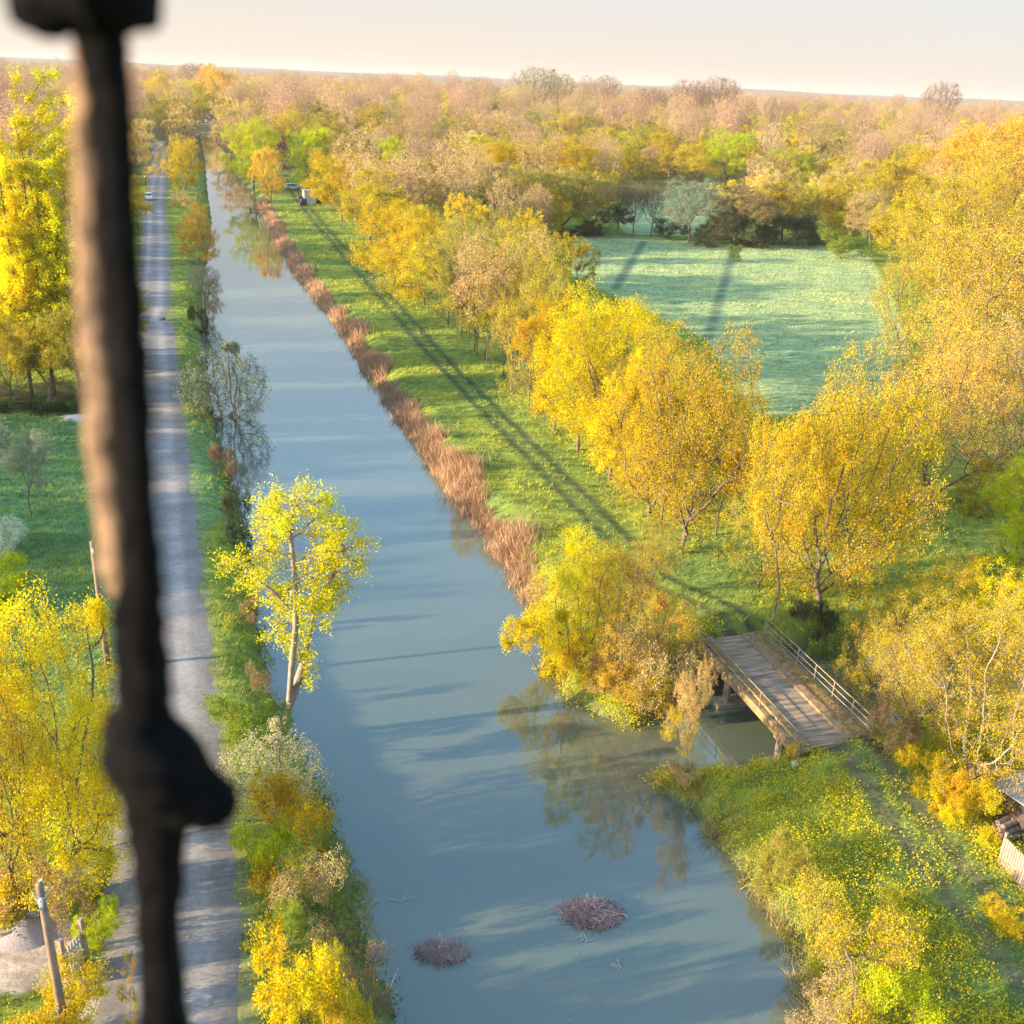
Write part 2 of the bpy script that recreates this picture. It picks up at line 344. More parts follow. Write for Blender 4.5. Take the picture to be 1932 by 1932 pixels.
# ---- gravel road
rm, nt, out = newmat('gravel_road'); N = nt.nodes.new; L = nt.links.new
b = N('ShaderNodeBsdfPrincipled'); b.inputs['Roughness'].default_value = .9; at = N('ShaderNodeAttribute'); at.attribute_name = 'zone'
tc = N('ShaderNodeTexCoord'); no = N('ShaderNodeTexNoise'); no.inputs['Scale'].default_value = 3.5; no.inputs['Detail'].default_value = 10; no.inputs['Roughness'].default_value = .8
L(tc.outputs['Object'], no.inputs['Vector']); mr = N('ShaderNodeMapRange'); mr.inputs[1].default_value = .3; mr.inputs[2].default_value = .7; mr.inputs[3].default_value = .65; mr.inputs[4].default_value = 1.3
hs = N('ShaderNodeHueSaturation'); nb_ = N('ShaderNodeTexNoise'); nb_.inputs['Scale'].default_value = .55; nb_.inputs['Detail'].default_value = 5; L(tc.outputs['Object'], nb_.inputs['Vector']); am = N('ShaderNodeMath'); am.operation = 'MULTIPLY_ADD'; am.inputs[1].default_value = .6; L(nb_.outputs[0], am.inputs[0]); L(no.outputs[0], am.inputs[2]); mr.inputs[1].default_value = .6; mr.inputs[2].default_value = 1.0
L(am.outputs[0], mr.inputs[0]); L(mr.outputs[0], hs.inputs['Value']); L(at.outputs['Color'], hs.inputs['Color']); L(hs.outputs[0], b.inputs['Base Color'])
bp = N('ShaderNodeBump'); bp.inputs['Strength'].default_value = .5; bp.inputs['Distance'].default_value = .03; L(no.outputs[0], bp.inputs['Height']); L(bp.outputs[0], b.inputs['Normal']); L(b.outputs[0], out.inputs[0])
ty = np.concatenate([np.arange(14, 120, .6), np.arange(120, 440, 3)]); tx = np.interp(ty, ROADA[:, 1], ROADA[:, 0])
k = np.ones(9) / 9; txs = np.convolve(np.pad(tx, 4, 'edge'), k, 'valid'); off = np.linspace(-ROADW / 2, ROADW / 2, 13)
off = np.array(off); ctr = np.stack([txs, ty], 1); tan = np.gradient(ctr, axis=0); tan /= np.linalg.norm(tan, axis=1)[:, None]; nrm = np.stack([tan[:, 1], -tan[:, 0]], 1)
rv = []; rc = []
for i in range(len(ty)):
    for j, o in enumerate(off):
        oo = o
        if j in (0, 12): oo += float(vnoise(np.array([[ty[i], j * 3.0]]), 5, 91)[0]) * .16 + random.uniform(-.12, .12)
        p = ctr[i] + nrm[i] * oo; rv.append((p[0], p[1], .012 + .018 * (1 - (2 * o / ROADW) ** 2) - (.03 if j in (0, 12) else 0)))
        w = math.exp(-((abs(o) - .95) / .42) ** 2)
        g = np.array([.19, .17, .155]) * (1 - w) + np.array([.30, .27, .25]) * w
        rc.append((*g, 1))
ri = np.arange(len(rv)).reshape(len(ty), 13); RF = np.stack([ri[:-1, :-1], ri[:-1, 1:], ri[1:, 1:], ri[1:, :-1]], -1).reshape(-1, 4)
rv = np.array(rv); rv[:, 2] += .02
road = ob('road', npmesh('road', rv, RF, mats=[rm], vattr=np.array(rc), smooth=True)); tag(road, 'pale gravel lane running beside the canal', 'road', kind='structure')
# sheet of ground is pulled just under the road by its own profile (ground z = 0 within the road's width)

# ------------------------------------------------------------------ trees: space colonisation skeletons
def colonize(att, start, step, kill, infl, trop=(0, 0, .12), maxit=140, jitter=.12, r=None):
    nodes = [np.array(s_, float) for s_, _ in start]; par = [p_ for _, p_ in start]
    att = att.copy(); NP_ = np.array(nodes)
    D = np.linalg.norm(att[:, None] - NP_[None], axis=2); nn = D.argmin(1); nd = D.min(1)
    trop = np.array(trop)
    for _ in range(maxit):
        if not len(att): break
        act = nd < infl
        if not act.any(): act = nd <= nd.min() + 1e-6
        ii = nn[act]; dv = att[act] - np.array(nodes)[ii]; dv /= np.linalg.norm(dv, axis=1)[:, None] + 1e-9
        u_, inv = np.unique(ii, return_inverse=True); acc = np.zeros((len(u_), 3)); np.add.at(acc, inv, dv)
        acc /= np.linalg.norm(acc, axis=1)[:, None] + 1e-9; acc += trop + r.normal(0, jitter, acc.shape)
        acc /= np.linalg.norm(acc, axis=1)[:, None] + 1e-9
        new = np.array(nodes)[u_] + acc * step; b0 = len(nodes)
        nodes += list(new); par += list(u_)
        Dn = np.linalg.norm(att[:, None] - new[None], axis=2); k_ = Dn.argmin(1); kd = Dn.min(1)
        up_ = kd < nd; nd = np.where(up_, kd, nd); nn = np.where(up_, b0 + k_, nn)
        keep = nd > kill; att = att[keep]; nd = nd[keep]; nn = nn[keep]
        if len(nodes) > 5200: break
    return np.array(nodes), np.array(par)
def tubes(a, b, ra, rb, n):
    m = len(a); d = b - a; d /= np.linalg.norm(d, axis=1)[:, None] + 1e-9
    ref = np.where(np.abs(d[:, 2:3]) > .9, np.array([[1., 0, 0]]), np.array([[0, 0, 1.]])); p = np.cross(d, ref); p /= np.linalg.norm(p, axis=1)[:, None]; q = np.cross(d, p)
    t = np.arange(n) * 2 * math.pi / n; cs, sn = np.cos(t), np.sin(t)
    ring = p[:, None] * cs[None, :, None] + q[:, None] * sn[None, :, None]
    V = np.concatenate([a[:, None] + ring * ra[:, None, None], b[:, None] + ring * rb[:, None, None]], 1).reshape(-1, 3)
    base = (np.arange(m) * 2 * n)[:, None]; k = np.arange(n)[None]
    Fq = np.stack([base + k, base + (k + 1) % n, base + n + (k + 1) % n, base + n + k], -1).reshape(-1, 4)
    return V, Fq
def leaves(c, size, r, flat=.35, aspect=.62):
    m = len(c); s_ = size * r.uniform(.6, 1.35, m)
    nrm = r.normal(0, 1, (m, 3)); nrm[:, 2] = np.abs(nrm[:, 2]) + flat; nrm /= np.linalg.norm(nrm, axis=1)[:, None]
    a = np.cross(nrm, r.normal(0, 1, (m, 3))); a /= np.linalg.norm(a, axis=1)[:, None]; b = np.cross(nrm, a)
    a *= s_[:, None] * .5; b *= s_[:, None] * .5 * aspect
    V = np.stack([c - a, c + b, c + a, c - b], 1).reshape(-1, 3)
    return V, np.arange(m * 4).reshape(-1, 4)
KINDS = dict(
    round=dict(H=12, W=9, cb=.22, na=640, nl=36000, ls=.135, sp=.30, top=1.0, clumps=16),
    lush=dict(H=12, W=9, cb=.15, na=720, nl=48000, ls=.135, sp=.34, top=1.0, clumps=20),
    sparse=dict(H=12, W=8.5, cb=.25, na=620, nl=20000, ls=.12, sp=.26, top=1.15, clumps=9, tw=2.2, trop=.22),
    twiggy=dict(H=14, W=12, cb=.12, na=900, nl=36000, ls=.105, sp=.28, top=1.0, clumps=22, tw=3.0, trop=.1),
    poplar=dict(H=26, W=4.2, cb=.06, na=1300, nl=52000, ls=.155, sp=.32, top=.55, clumps=0, tw=1.0, trop=.55),
    finelush=dict(H=12, W=9, cb=.12, na=950, nl=62000, ls=.105, sp=.34, top=1.0, clumps=22, tw=1.5),
    finetwig=dict(H=13, W=11, cb=.09, na=1200, nl=50000, ls=.10, sp=.30, top=1.0, clumps=20, tw=3.0, trop=.16),
    slim=dict(H=12, W=6, cb=.5, na=420, nl=9000, ls=.15, sp=.26, top=1.0, clumps=9, tw=2.0, trop=.2),
    bare=dict(H=15, W=9, cb=.22, na=1100, nl=17000, ls=.11, sp=.2, top=1.2, clumps=0, tw=7.0, trop=.10),
    bush=dict(H=3.6, W=4.6, cb=.02, na=420, nl=17000, ls=.085, sp=.16, top=.9, clumps=6, stems=6, tw=2.0, trop=.15),
    willow=dict(H=3.4, W=4.6, cb=.05, na=560, nl=15000, ls=.07, sp=.12, top=.9, clumps=0, stems=7, tw=4.0, trop=.05),
    scrub=dict(H=4.5, W=5, cb=.03, na=480, nl=7000, ls=.09, sp=.18, top=1.0, clumps=6, stems=8, tw=5.0, trop=.2),
)
def envelope_points(k, r):
    H, W, cb = k['H'], k['W'], k['cb']; n = k['na']; out = []
    z0 = H * cb
    def ok(p):
        t = (p[:, 2] - z0) / (H - z0); rr = np.hypot(p[:, 0], p[:, 1]) / (W / 2)
        if k is KINDS['poplar']: lim = np.clip(np.minimum(t / .12 + .2, 1) * np.clip(1 - np.clip(t - .3, 0, 1) / .72, 0, 1) ** .85, 0, 1)
        elif k is KINDS['bare']: lim = (.18 + .8 * np.clip(t / .75, 0, 1) ** .8) * np.sqrt(np.clip(1 - (np.clip(t - .6, 0, 1) / .41) ** 2, 0, 1))
        elif k['top'] >= 1.1: lim = np.sqrt(np.clip(1 - ((t - .62) / .62) ** 2, 0, 1)) * np.where(t > .62, np.sqrt(np.clip(1 - ((t - .62) / .40) ** 2, 0, 1)), 1)
        else: lim = np.where(t < .42, np.sqrt(np.clip(1 - ((t - .42) / .46) ** 2, 0, 1)), np.sqrt(np.clip(1 - ((t - .42) / .59) ** 2, 0, 1)))
        return (t > 0) & (t < 1) & (rr < lim)
    cl = []
    if k['clumps']:
        while len(cl) < k['clumps']:
            p = np.array([[r.uniform(-W / 2, W / 2), r.uniform(-W / 2, W / 2), r.uniform(z0, H)]])
            if ok(p)[0] and all(np.linalg.norm(p[0] - q) > W * .17 for q in cl): cl.append(p[0])
    got = 0
    while got < n:
        p = np.stack([r.uniform(-W * .6, W * .6, n), r.uniform(-W * .6, W * .6, n), r.uniform(z0 * .8, H * 1.06, n)], 1); m = ok(p)
        if cl:
            dd = np.min([np.linalg.norm((p - q) * [1, 1, 1.15], axis=1) for q in cl], axis=0); cd = dd < W * .205 * r.uniform(.75, 1.15, n); m = cd & (p[:, 2] < H * 1.06) & (p[:, 2] > z0 * .8)
        p = p[m]; out.append(p); got += len(p)
    return np.concatenate(out)[:n]
def gen_tree(kind, seed, lod=1.0, att=None, start=None, trunk_r=None, kk=None):
    k = dict(KINDS[kind]) if kk is None else kk; k0 = KINDS[kind] if kk is None else kk
    r = np.random.default_rng(seed); H, W = k['H'], k['W']
    if att is None: att = envelope_points(k0, r)
    if lod < 1: att = att[: int(len(att) * .55)]
    step = H * .032 if H < 20 else H * .02; step = max(step, W * .035)
    if start is None:
        ns = k.get('stems', 1); start = []
        for s_ in range(ns):
            a = r.uniform(0, 6.28); lean = (.0 if ns == 1 else r.uniform(.1, .5)); b0 = len(start)
            base = np.array([math.cos(a), math.sin(a), 0]) * (0 if ns == 1 else W * .05)
            m = max(2, int(H * k['cb'] / step)) if ns == 1 else 2
            if kind == 'poplar': m = int(H * .82 / step)
            q = base.copy(); bend = r.normal(0, .05, 2)
            for j in range(m):
                start.append((q.copy(), b0 + j - 1 if j else -1))
                q = q + step * np.array([math.cos(a) * lean + bend[0], math.sin(a) * lean + bend[1], 1])
    nodes, par = colonize(att, start, step, step * 1.25, step * 7, trop=(0, 0, k.get('trop', .12)), r=r)
    n = len(nodes); rad = np.zeros(n); kids = np.zeros(n, int)
    for i in range(n): 
        if par[i] >= 0: kids[par[i]] += 1
    e = 2.35; tip = .010 * (H / 12) ** .5; acc = np.zeros(n)
    order = np.arange(n)[::-1]
    for i in order:
        if kids[i] == 0: acc[i] += tip ** e
        if par[i] >= 0: acc[par[i]] += acc[i]
    rad = acc ** (1 / e)
    if trunk_r: rad *= trunk_r / rad[0]
    else: rad *= min(1.3, (H * .016 + .03) / rad[0] if k.get('stems', 1) == 1 else 1.0)
    rad = np.maximum(rad, tip * .8)
    ch = np.arange(n)[par >= 0]; a = nodes[par[ch]]; b = nodes[ch]; rb = rad[ch]; ra = np.minimum(rad[par[ch]], rb * 1.35 + .004)
    big = rb > tip * 3.5; V1, F1 = tubes(a[big], b[big], ra[big], rb[big], 6); V2, F2 = tubes(a[~big], b[~big], ra[~big], rb[~big], 3)
    fine = np.where(rad < tip * 4.0)[0]
    # fine twigs
    nt_ = int(len(fine) * k.get('tw', 1.2) * (1 if lod == 1 else .5)); src = r.choice(fine, nt_); d = nodes[src] - nodes[np.maximum(par[src], 0)]
    d /= np.linalg.norm(d, axis=1)[:, None] + 1e-9; d = d + r.normal(0, .55, d.shape) + [0, 0, k.get('trop', .1)]; d /= np.linalg.norm(d, axis=1)[:, None]
    ln = r.uniform(.5, 1.3, nt_) * step * 1.6; ta = nodes[src]; tb = ta + d * ln[:, None]
    V3, F3 = tubes(ta, tb, np.full(nt_, tip * .62), np.full(nt_, tip * .25), 3)
    TV = np.concatenate([V1, V2, V3]); TF = np.concatenate([F1, F2 + len(V1), F3 + len(V1) + len(V2)])
    nl = int(k['nl'] * (1 if lod == 1 else lod)); ls = k['ls'] * (1 if lod == 1 else lod ** -.5 * .85)
    ti = r.integers(0, nt_, nl); t = r.uniform(.1, 1.1, nl)[:, None]; C = ta[ti] + (tb - ta)[ti] * t + r.normal(0, k['sp'] * .55, (nl, 3))
    LV, LF = leaves(C, ls, r)
    # leaf tone: by twig and by leaf (each shoot flushes at its own time)
    tone = np.clip(.5 + (r.normal(0, .2, nt_))[ti] + r.normal(0, .16, nl), 0, 1)
    if start[0][1] == -1 and kk is None:
        H = float(np.percentile(LV[:, 2], 99.6)); c0 = LV[:, :2].mean(0); W = float(np.percentile(np.hypot(LV[:, 0] - c0[0], LV[:, 1] - c0[1]), 93)) * 2
    return TV, TF, LV, LF, tone, H, W
PROTO = {}
def proto(kind, seed, pale=False):
    key = (kind, seed, pale)
    if key not in PROTO:
        TV, TF, LV, LF, tone, H, W = gen_tree(kind, seed)
        PROTO[key] = (npmesh('trunk', TV, TF, mats=[BARKP if pale else BARK], smooth=True), npmesh('crown', LV, LF, fattr=tone, mats=[LEAF]), H, W)
    return PROTO[key]
PAL = dict(gold=(.60, .43, .015), yellow=(.66, .52, .010), lime=(.50, .54, .012), olive=(.42, .36, .06), tan=(.60, .44, .17), orange=(.70, .46, .05),
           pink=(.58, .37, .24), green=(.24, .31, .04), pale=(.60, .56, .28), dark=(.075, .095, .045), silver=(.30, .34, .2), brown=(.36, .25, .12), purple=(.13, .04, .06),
           straw=(.55, .40, .2), blossom=(.6, .62, .48), mustard=(.57, .46, .035))
def put_tree(kind, seed, x, y, h, w, col, label, cat='tree', group=None, pale=False, name=None, dz=0, rz=None, lean=(0, 0)):
    tm, lm, H0, W0 = proto(kind, seed, pale)
    nm = name or {'bush': 'shrub', 'willow': 'willow_shrub', 'scrub': 'shrub', 'poplar': 'poplar_tree', 'bare': 'bare_tree'}.get(kind, 'tree')
    t = empty(nm, (x, y, Z(x, y) - .06 + dz), rz if rz is not None else random.uniform(0, 6.28), label, cat, group)
    t.rotation_euler = (lean[0], lean[1], t.rotation_euler[2])
    t.scale = (w / W0, w / W0, h / H0)
    a = ob('trunk', tm, t); b_ = ob('crown', lm, t)
    cc = PAL[col] if isinstance(col, str) else col; j = random.uniform(.9, 1.1)
    b_.color = (min(cc[0] * j, .82), min(cc[1] * j * random.uniform(.94, 1.06), .8), cc[2], 1)
    return t
def T(kind, u, v, vt, w, col, label, seed=None, cat=None, **kw):
    p = G(u, v); p[2] = Z(p[0], p[1]); p = G(u, v, p[2]); h = height_at(p, vt)
    dep = Pj([p[0], p[1], h * .6])[2]
    if seed is None: seed = (int(u) // 7) % 3
    cat = cat or ('shrub' if kind in ('bush', 'scrub', 'willow') else 'tree')
    return put_tree(kind, seed, p[0], p[1], h, w * dep / S * (1.18 if cat == 'shrub' else 1.07), col, label, cat, **kw)
# ---- morning haze: one closed box of thin even air round everything
hm_, nt, out = newmat('haze_air'); hv = nt.nodes.new('ShaderNodeVolumePrincipled'); hv.inputs['Color'].default_value = (.72, .66, .63, 1); hv.inputs['Density'].default_value = HAZE
hv.inputs['Anisotropy'].default_value = 0; nt.links.new(hv.outputs[0], out.inputs['Volume'])
m = MB(); m.box((0, 6000, 38.5), (18600, 12400, 83)); hzo = m.build('haze', hm_); tag(hzo, 'thin pale morning haze over the wood and canal', 'haze', kind='stuff')
# ======================================================================== PLANTING
# ---- tall poplars on the left, by the road
POP = 'tall poplars standing left of the lane'
for i, (u, v, vt, w, c, l) in enumerate([
    (104, 748, 155, 105, 'yellow', 'tallest golden column poplar at the left edge of the photo'),
    (158, 752, 138, 100, 'gold', 'golden column poplar whose top pokes highest, just left of the iron bar'),
    (205, 742, 200, 100, 'yellow', 'bright yellow poplar half hidden behind the iron bar'),
    (62, 752, 150, 95, 'yellow', 'mustard poplar cut by the left edge of the photo'),
    (235, 700, 330, 85, 'gold', 'shorter golden poplar behind the iron bar beside the lane'),
    (30, 700, 240, 110, 'mustard', 'olive poplar standing behind the golden ones at the left edge')]):
    T('poplar', u, v, vt, w, (.74, .62, .015) if i != 5 else (.6, .52, .04), l, seed=i % 3, group=POP)
for u, v, vt, w, c, s, l in [
    (20, 760, 560, 130, 'olive', 'twiggy', 'olive many-stemmed tree under the poplars at the left edge'),
    (95, 765, 590, 120, 'mustard', 'sparse', 'thin stemmed mustard tree under the poplars above the dry hedge'),
    (160, 765, 560, 110, 'olive', 'sparse', 'olive thin tree under the poplars just left of the iron bar')]:
    T(s, u, v, vt, w, c, l, group='understorey trees below the poplars')
# off to the left of the frame: the wood edge whose shade falls on meadow, lane and water
off_labels = ['first', 'second', 'third', 'fourth', 'fifth', 'sixth', 'seventh', 'eighth', 'ninth', 'tenth', 'eleventh', 'twelfth', 'thirteenth', 'fourteenth']
for i, (x, y, h) in enumerate([(-80, 30, 9), (-70, 39, 15), (-78, 46, 17), (-67, 52, 14), (-74, 61, 16), (-66, 70, 15), (-72, 80, 17), (-62, 98, 18), (-70, 110, 18), (-78, 124, 18), (-88, 140, 18), (-98, 160, 18), (-112, 182, 18)]):
    put_tree('lush', i % 3, x, y, h, 11, 'olive', 'olive tree of the wood edge left of the frame, the %s away from the tower' % off_labels[i], group='wood edge left of the meadow')
# behind the bar and along the far lane
for k, u, v, vt, w, c, l in [
    ('round', 275, 350, 225, 75, 'tan', 'tan brown tree leaning over the far lane just right of the iron bar'),
    ('round', 262, 440, 330, 60, 'olive', 'olive tree beside the far lane, above the parked car'),
    ('scrub', 272, 400, 352, 30, 'mustard', 'low mustard bush behind the parked car'),
    ('lush', 300, 212, 132, 62, 'yellow', 'yellow upright tree at the far end of the lane, nearest the iron bar'),
    ('round', 345, 235, 150, 95, 'mustard', 'broad mustard tree behind the white cottage at the far end of the lane'),
    ('lush', 415, 222, 122, 72, 'orange', 'tall orange tree standing above the canal head'),
    ('bare', 375, 190, 118, 60, 'pink', 'bare pinkish tree on the skyline left of the tall orange tree'),
    ('round', 470, 235, 150, 80, 'tan', 'pale tan tree right of the tall orange tree at the canal head'),
    ('bush', 347, 262, 218, 34, 'gold', 'small golden bush in front of the white cottage'),
    ('lush', 349, 378, 258, 66, 'gold', 'rounded golden tree between far lane and canal, the fullest one'),
    ('scrub', 362, 420, 355, 48, 'tan', 'leafless tan bush below the rounded golden tree by the canal'),
    ('lush', 378, 505, 385, 72, 'orange', 'orange yellow rounded tree on the left canal bank'),
    ('bare', 388, 590, 500, 60, 'silver', 'bare grey willow leaning over the water below the orange tree'),
    ('bush', 380, 634, 578, 34, 'dark', 'small dark evergreen bush at the left waterline'),
    ('willow', 428, 800, 640, 138, 'silver', 'big round grey green pollard willow on the left bank'),
    ('bush', 426, 902, 838, 50, 'brown', 'dark brown bush at the waterline under the pollard willow'),
    ('bush', 456, 1035, 925, 50, 'dark', 'dark bramble bush overhanging the left waterline'),
    ('bush', 474, 1185, 1130, 36, 'brown', 'small brown waterside bush left of the leaning yellow tree'),
    ('scrub', 492, 1310, 1240, 44, 'brown', 'dead brown waterside bush at the foot of the leaning yellow tree'),
    ('bush', 470, 1400, 1290, 130, 'green', 'wide green bank bush beside the foot of the leaning yellow tree')]:
    T(k, u, v, vt, w, c, l)
# bushes on the left bank near the tower
for k, u, v, vt, w, c, l, s in [
    ('willow', 515, 1525, 1385, 168, 'pale', 'pale domed willow bush directly below the leaning yellow tree', 1),
    ('bush', 545, 1672, 1500, 165, 'gold', 'largest yellow orange bush between lane and water', 0),
    ('bush', 505, 1640, 1540, 90, 'lime', 'lime green low bush on the lane side of the largest yellow bush', 2),
    ('scrub', 625, 1700, 1560, 120, 'green', 'dark green drooping willow scrub overhanging the water', 0),
    ('scrub', 590, 1770, 1630, 130, 'tan', 'tan and rust twiggy bush below the largest yellow bush', 1),
    ('bush', 530, 1800, 1690, 80, 'green', 'dark green bush at the edge of the grass verge', 1),
    ('bush', 590, 1960, 1750, 165, 'yellow', 'yellow green bush with bright upright shoots at the bottom edge', 2),
    ('willow', 632, 1880, 1775, 50, 'lime', 'cluster of bright lime upright shoots in the bottom bush', 2),
    ('bush', 680, 1990, 1850, 90, 'mustard', 'mustard bush touching the bottom edge beside the dead reeds', 0),
    ('scrub', 690, 1900, 1815, 110, 'brown', 'dead grey brown brush at the water edge near the bottom', 2),
    ('scrub', 655, 1800, 1700, 80, 'dark', 'shaded dark brush standing in the shallow water', 2)]:
    T(k, u, v, vt, w, c, l, seed=s, group='bushes between the lane and the canal')
# left garden
for k, u, v, vt, w, c, l, s in [
    ('sparse', 60, 975, 800, 110, 'silver', 'small pale sapling in the shaded meadow', 0),
    ('bush', 5, 1050, 945, 130, 'blossom', 'white blossoming bush in the shaded meadow at the left edge', 1),
    ('bush', 0, 1130, 1040, 110, 'lime', 'bright green bush under the white blossoming bush', 0),
    ('finelush', 112, 1690, 1118, 330, 'yellow', 'big bright yellow tree filling the left side near the tower', 0),
    ('finetwig', 20, 1720, 1150, 260, 'gold', 'golden tree with dark crooked trunk cut by the left edge', 1),
    ('finetwig', 190, 1600, 1330, 130, 'mustard', 'mustard tree squeezed between the big yellow tree and the lane', 2),
    ('bush', 50, 1720, 1640, 90, 'tan', 'tan shrub behind the heap of stones', 2),
    ('bush', 210, 1500, 1420, 70, 'olive', 'olive shrub at the lane edge behind the big yellow tree', 1),
    ('bush', 60, 1990, 1845, 230, 'gold', 'clipped golden hedge bush in the bottom left corner', 1),
    ('bush', 180, 1690, 1645, 60, 'green', 'low green shrub below the concrete driveway slab', 0),
    ('bush', 185, 1790, 1700, 75, 'lime', 'bright lime ground shrub beside the ivy covered trunk', 2),
    ('bush', 150, 1835, 1775, 50, 'yellow', 'small yellow shrub at the foot of the gate posts', 0),
    ('scrub', 250, 1930, 1860, 34, 'gold', 'small golden weed clump on the lane edge at the bottom', 0),
    ('scrub', 246, 1850, 1800, 26, 'gold', 'smaller golden weed clump on the lane edge above', 2),
    ('scrub', 130, 1770, 1590, 85, 'brown', 'ivy covered dead trunk with brown leaves beside the gate', 1)]:
    T(k, u, v, vt, w, c, l, seed=s)
for i, (u, v) in enumerate([(-10, 775), (28, 778), (66, 779), (104, 778), (142, 776)]):
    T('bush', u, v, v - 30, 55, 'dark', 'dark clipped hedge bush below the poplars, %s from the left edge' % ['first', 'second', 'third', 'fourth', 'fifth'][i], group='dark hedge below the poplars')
for i, (u, v) in enumerate([(-10, 752), (30, 753), (70, 752), (110, 750), (150, 747)]):
    T('scrub', u, v, v - 34, 60, 'straw', 'dry orange bush behind the dark hedge, %s from the left edge' % ['first', 'second', 'third', 'fourth', 'fifth'][i], group='dry orange hedge below the poplars')
# ---- right bank, far to near
RB = 'trees lining the grass track on the right bank'
for k, u, v, vt, w, c, l, s in [
    ('round', 437, 300, 205, 92, 'tan', 'tan grey willow at the far right bank above the canal bend', 0),
    ('lush', 480, 372, 232, 100, 'lime', 'rounded lime yellow tree on the far right bank', 1),
    ('round', 512, 398, 278, 64, 'orange', 'orange tree at the water beside the little landing stage', 2),
    ('round', 545, 335, 255, 34, 'purple', 'dark purple leaved tree right of the orange waterside tree', 0),
    ('lush', 590, 360, 235, 90, 'lime', 'lime green oak left of the broad green oak', 2),
    ('lush', 650, 365, 213, 150, 'olive', 'broad green oak rising above the white hut', 0),
    ('lush', 645, 418, 285, 120, 'gold', 'golden tree directly right of the white hut', 1),
    ('round', 700, 470, 320, 140, 'mustard', 'mustard tree second from the white hut along the track', 0),
    ('lush', 745, 540, 375, 150, 'gold', 'deep golden tree with two visible trunks beside the track', 2),
    ('lush', 800, 575, 392, 165, 'mustard', 'mustard tree with splayed trunk beside the track', 0),
    ('sparse', 872, 640, 400, 150, 'olive', 'olive brown row tree, leftmost of the trunk row', 0),
    ('twiggy', 915, 680, 395, 190, 'olive', 'broad olive brown tree in the middle of the trunk row', 1),
    ('sparse', 965, 740, 425, 180, 'tan', 'tan tipped tree above the dark trunk row', 2),
    ('twiggy', 1010, 780, 430, 170, 'mustard', 'olive mustard tree at the right end of the trunk row', 0),
    ('round', 775, 556, 405, 130, 'gold', 'golden tree squeezed between the deep golden tree and the splayed one', 1),
    ('round', 845, 612, 425, 135, 'mustard', 'mustard tree just left of the trunk row', 0),
    ('round', 895, 662, 455, 130, 'olive', 'low olive crown at the left part of the trunk row', 2),
    ('round', 950, 712, 450, 140, 'mustard', 'low mustard crown in the middle of the trunk row', 1),
    ('round', 1045, 815, 560, 140, 'gold', 'golden crown filling the gap before the bright yellow pair', 0),
    ('lush', 1185, 940, 660, 150, 'yellow', 'low bright yellow crown between the yellow pair and the golden orange tree', 0),
    ('round', 1245, 1005, 720, 150, 'gold', 'low golden crown under the tall golden orange tree', 2),
    ('lush', 1090, 850, 545, 190, 'yellow', 'bright yellow tree, highest of the pair by the track bend', 1),
    ('finelush', 1150, 905, 560, 220, 'yellow', 'bright yellow dense tree, the fuller one of the pair', 2),
    ('finetwig', 1225, 975, 610, 210, 'gold', 'golden orange tree right of the bright yellow pair', 0),
    ('finetwig', 1285, 1045, 615, 250, 'gold', 'tall golden orange tree with bare lower trunk by the track', 1),
    ('round', 1350, 1010, 740, 140, 'mustard', 'mustard tree half hidden behind the tall golden orange tree', 1)]:
    T(k, u, v, vt, w, c, l, seed=s, group=RB)
for i, (u, v, h) in enumerate([(862, 630, 60), (884, 655, 70), (900, 672, 65), (918, 690, 72), (935, 702, 70), (950, 716, 76), (968, 745, 95), (985, 752, 74), (998, 766, 84), (1012, 778, 80), (1027, 795, 80), (1040, 806, 85), (1125, 885, 60), (1140, 897, 60), (1160, 915, 75), (1195, 960, 90), (1212, 975, 95)]):
    T('slim', u, v, v - h * 3.2, 60, 'olive', 'slim dark trunked tree in the row by the track, number %s from the far end' % ['one', 'two', 'three', 'four', 'five', 'six', 'seven', 'eight', 'nine', 'ten', 'eleven', 'twelve', 'thirteen', 'fourteen', 'fifteen', 'sixteen', 'seventeen'][i], seed=i % 3, group='slim trunk row by the track')
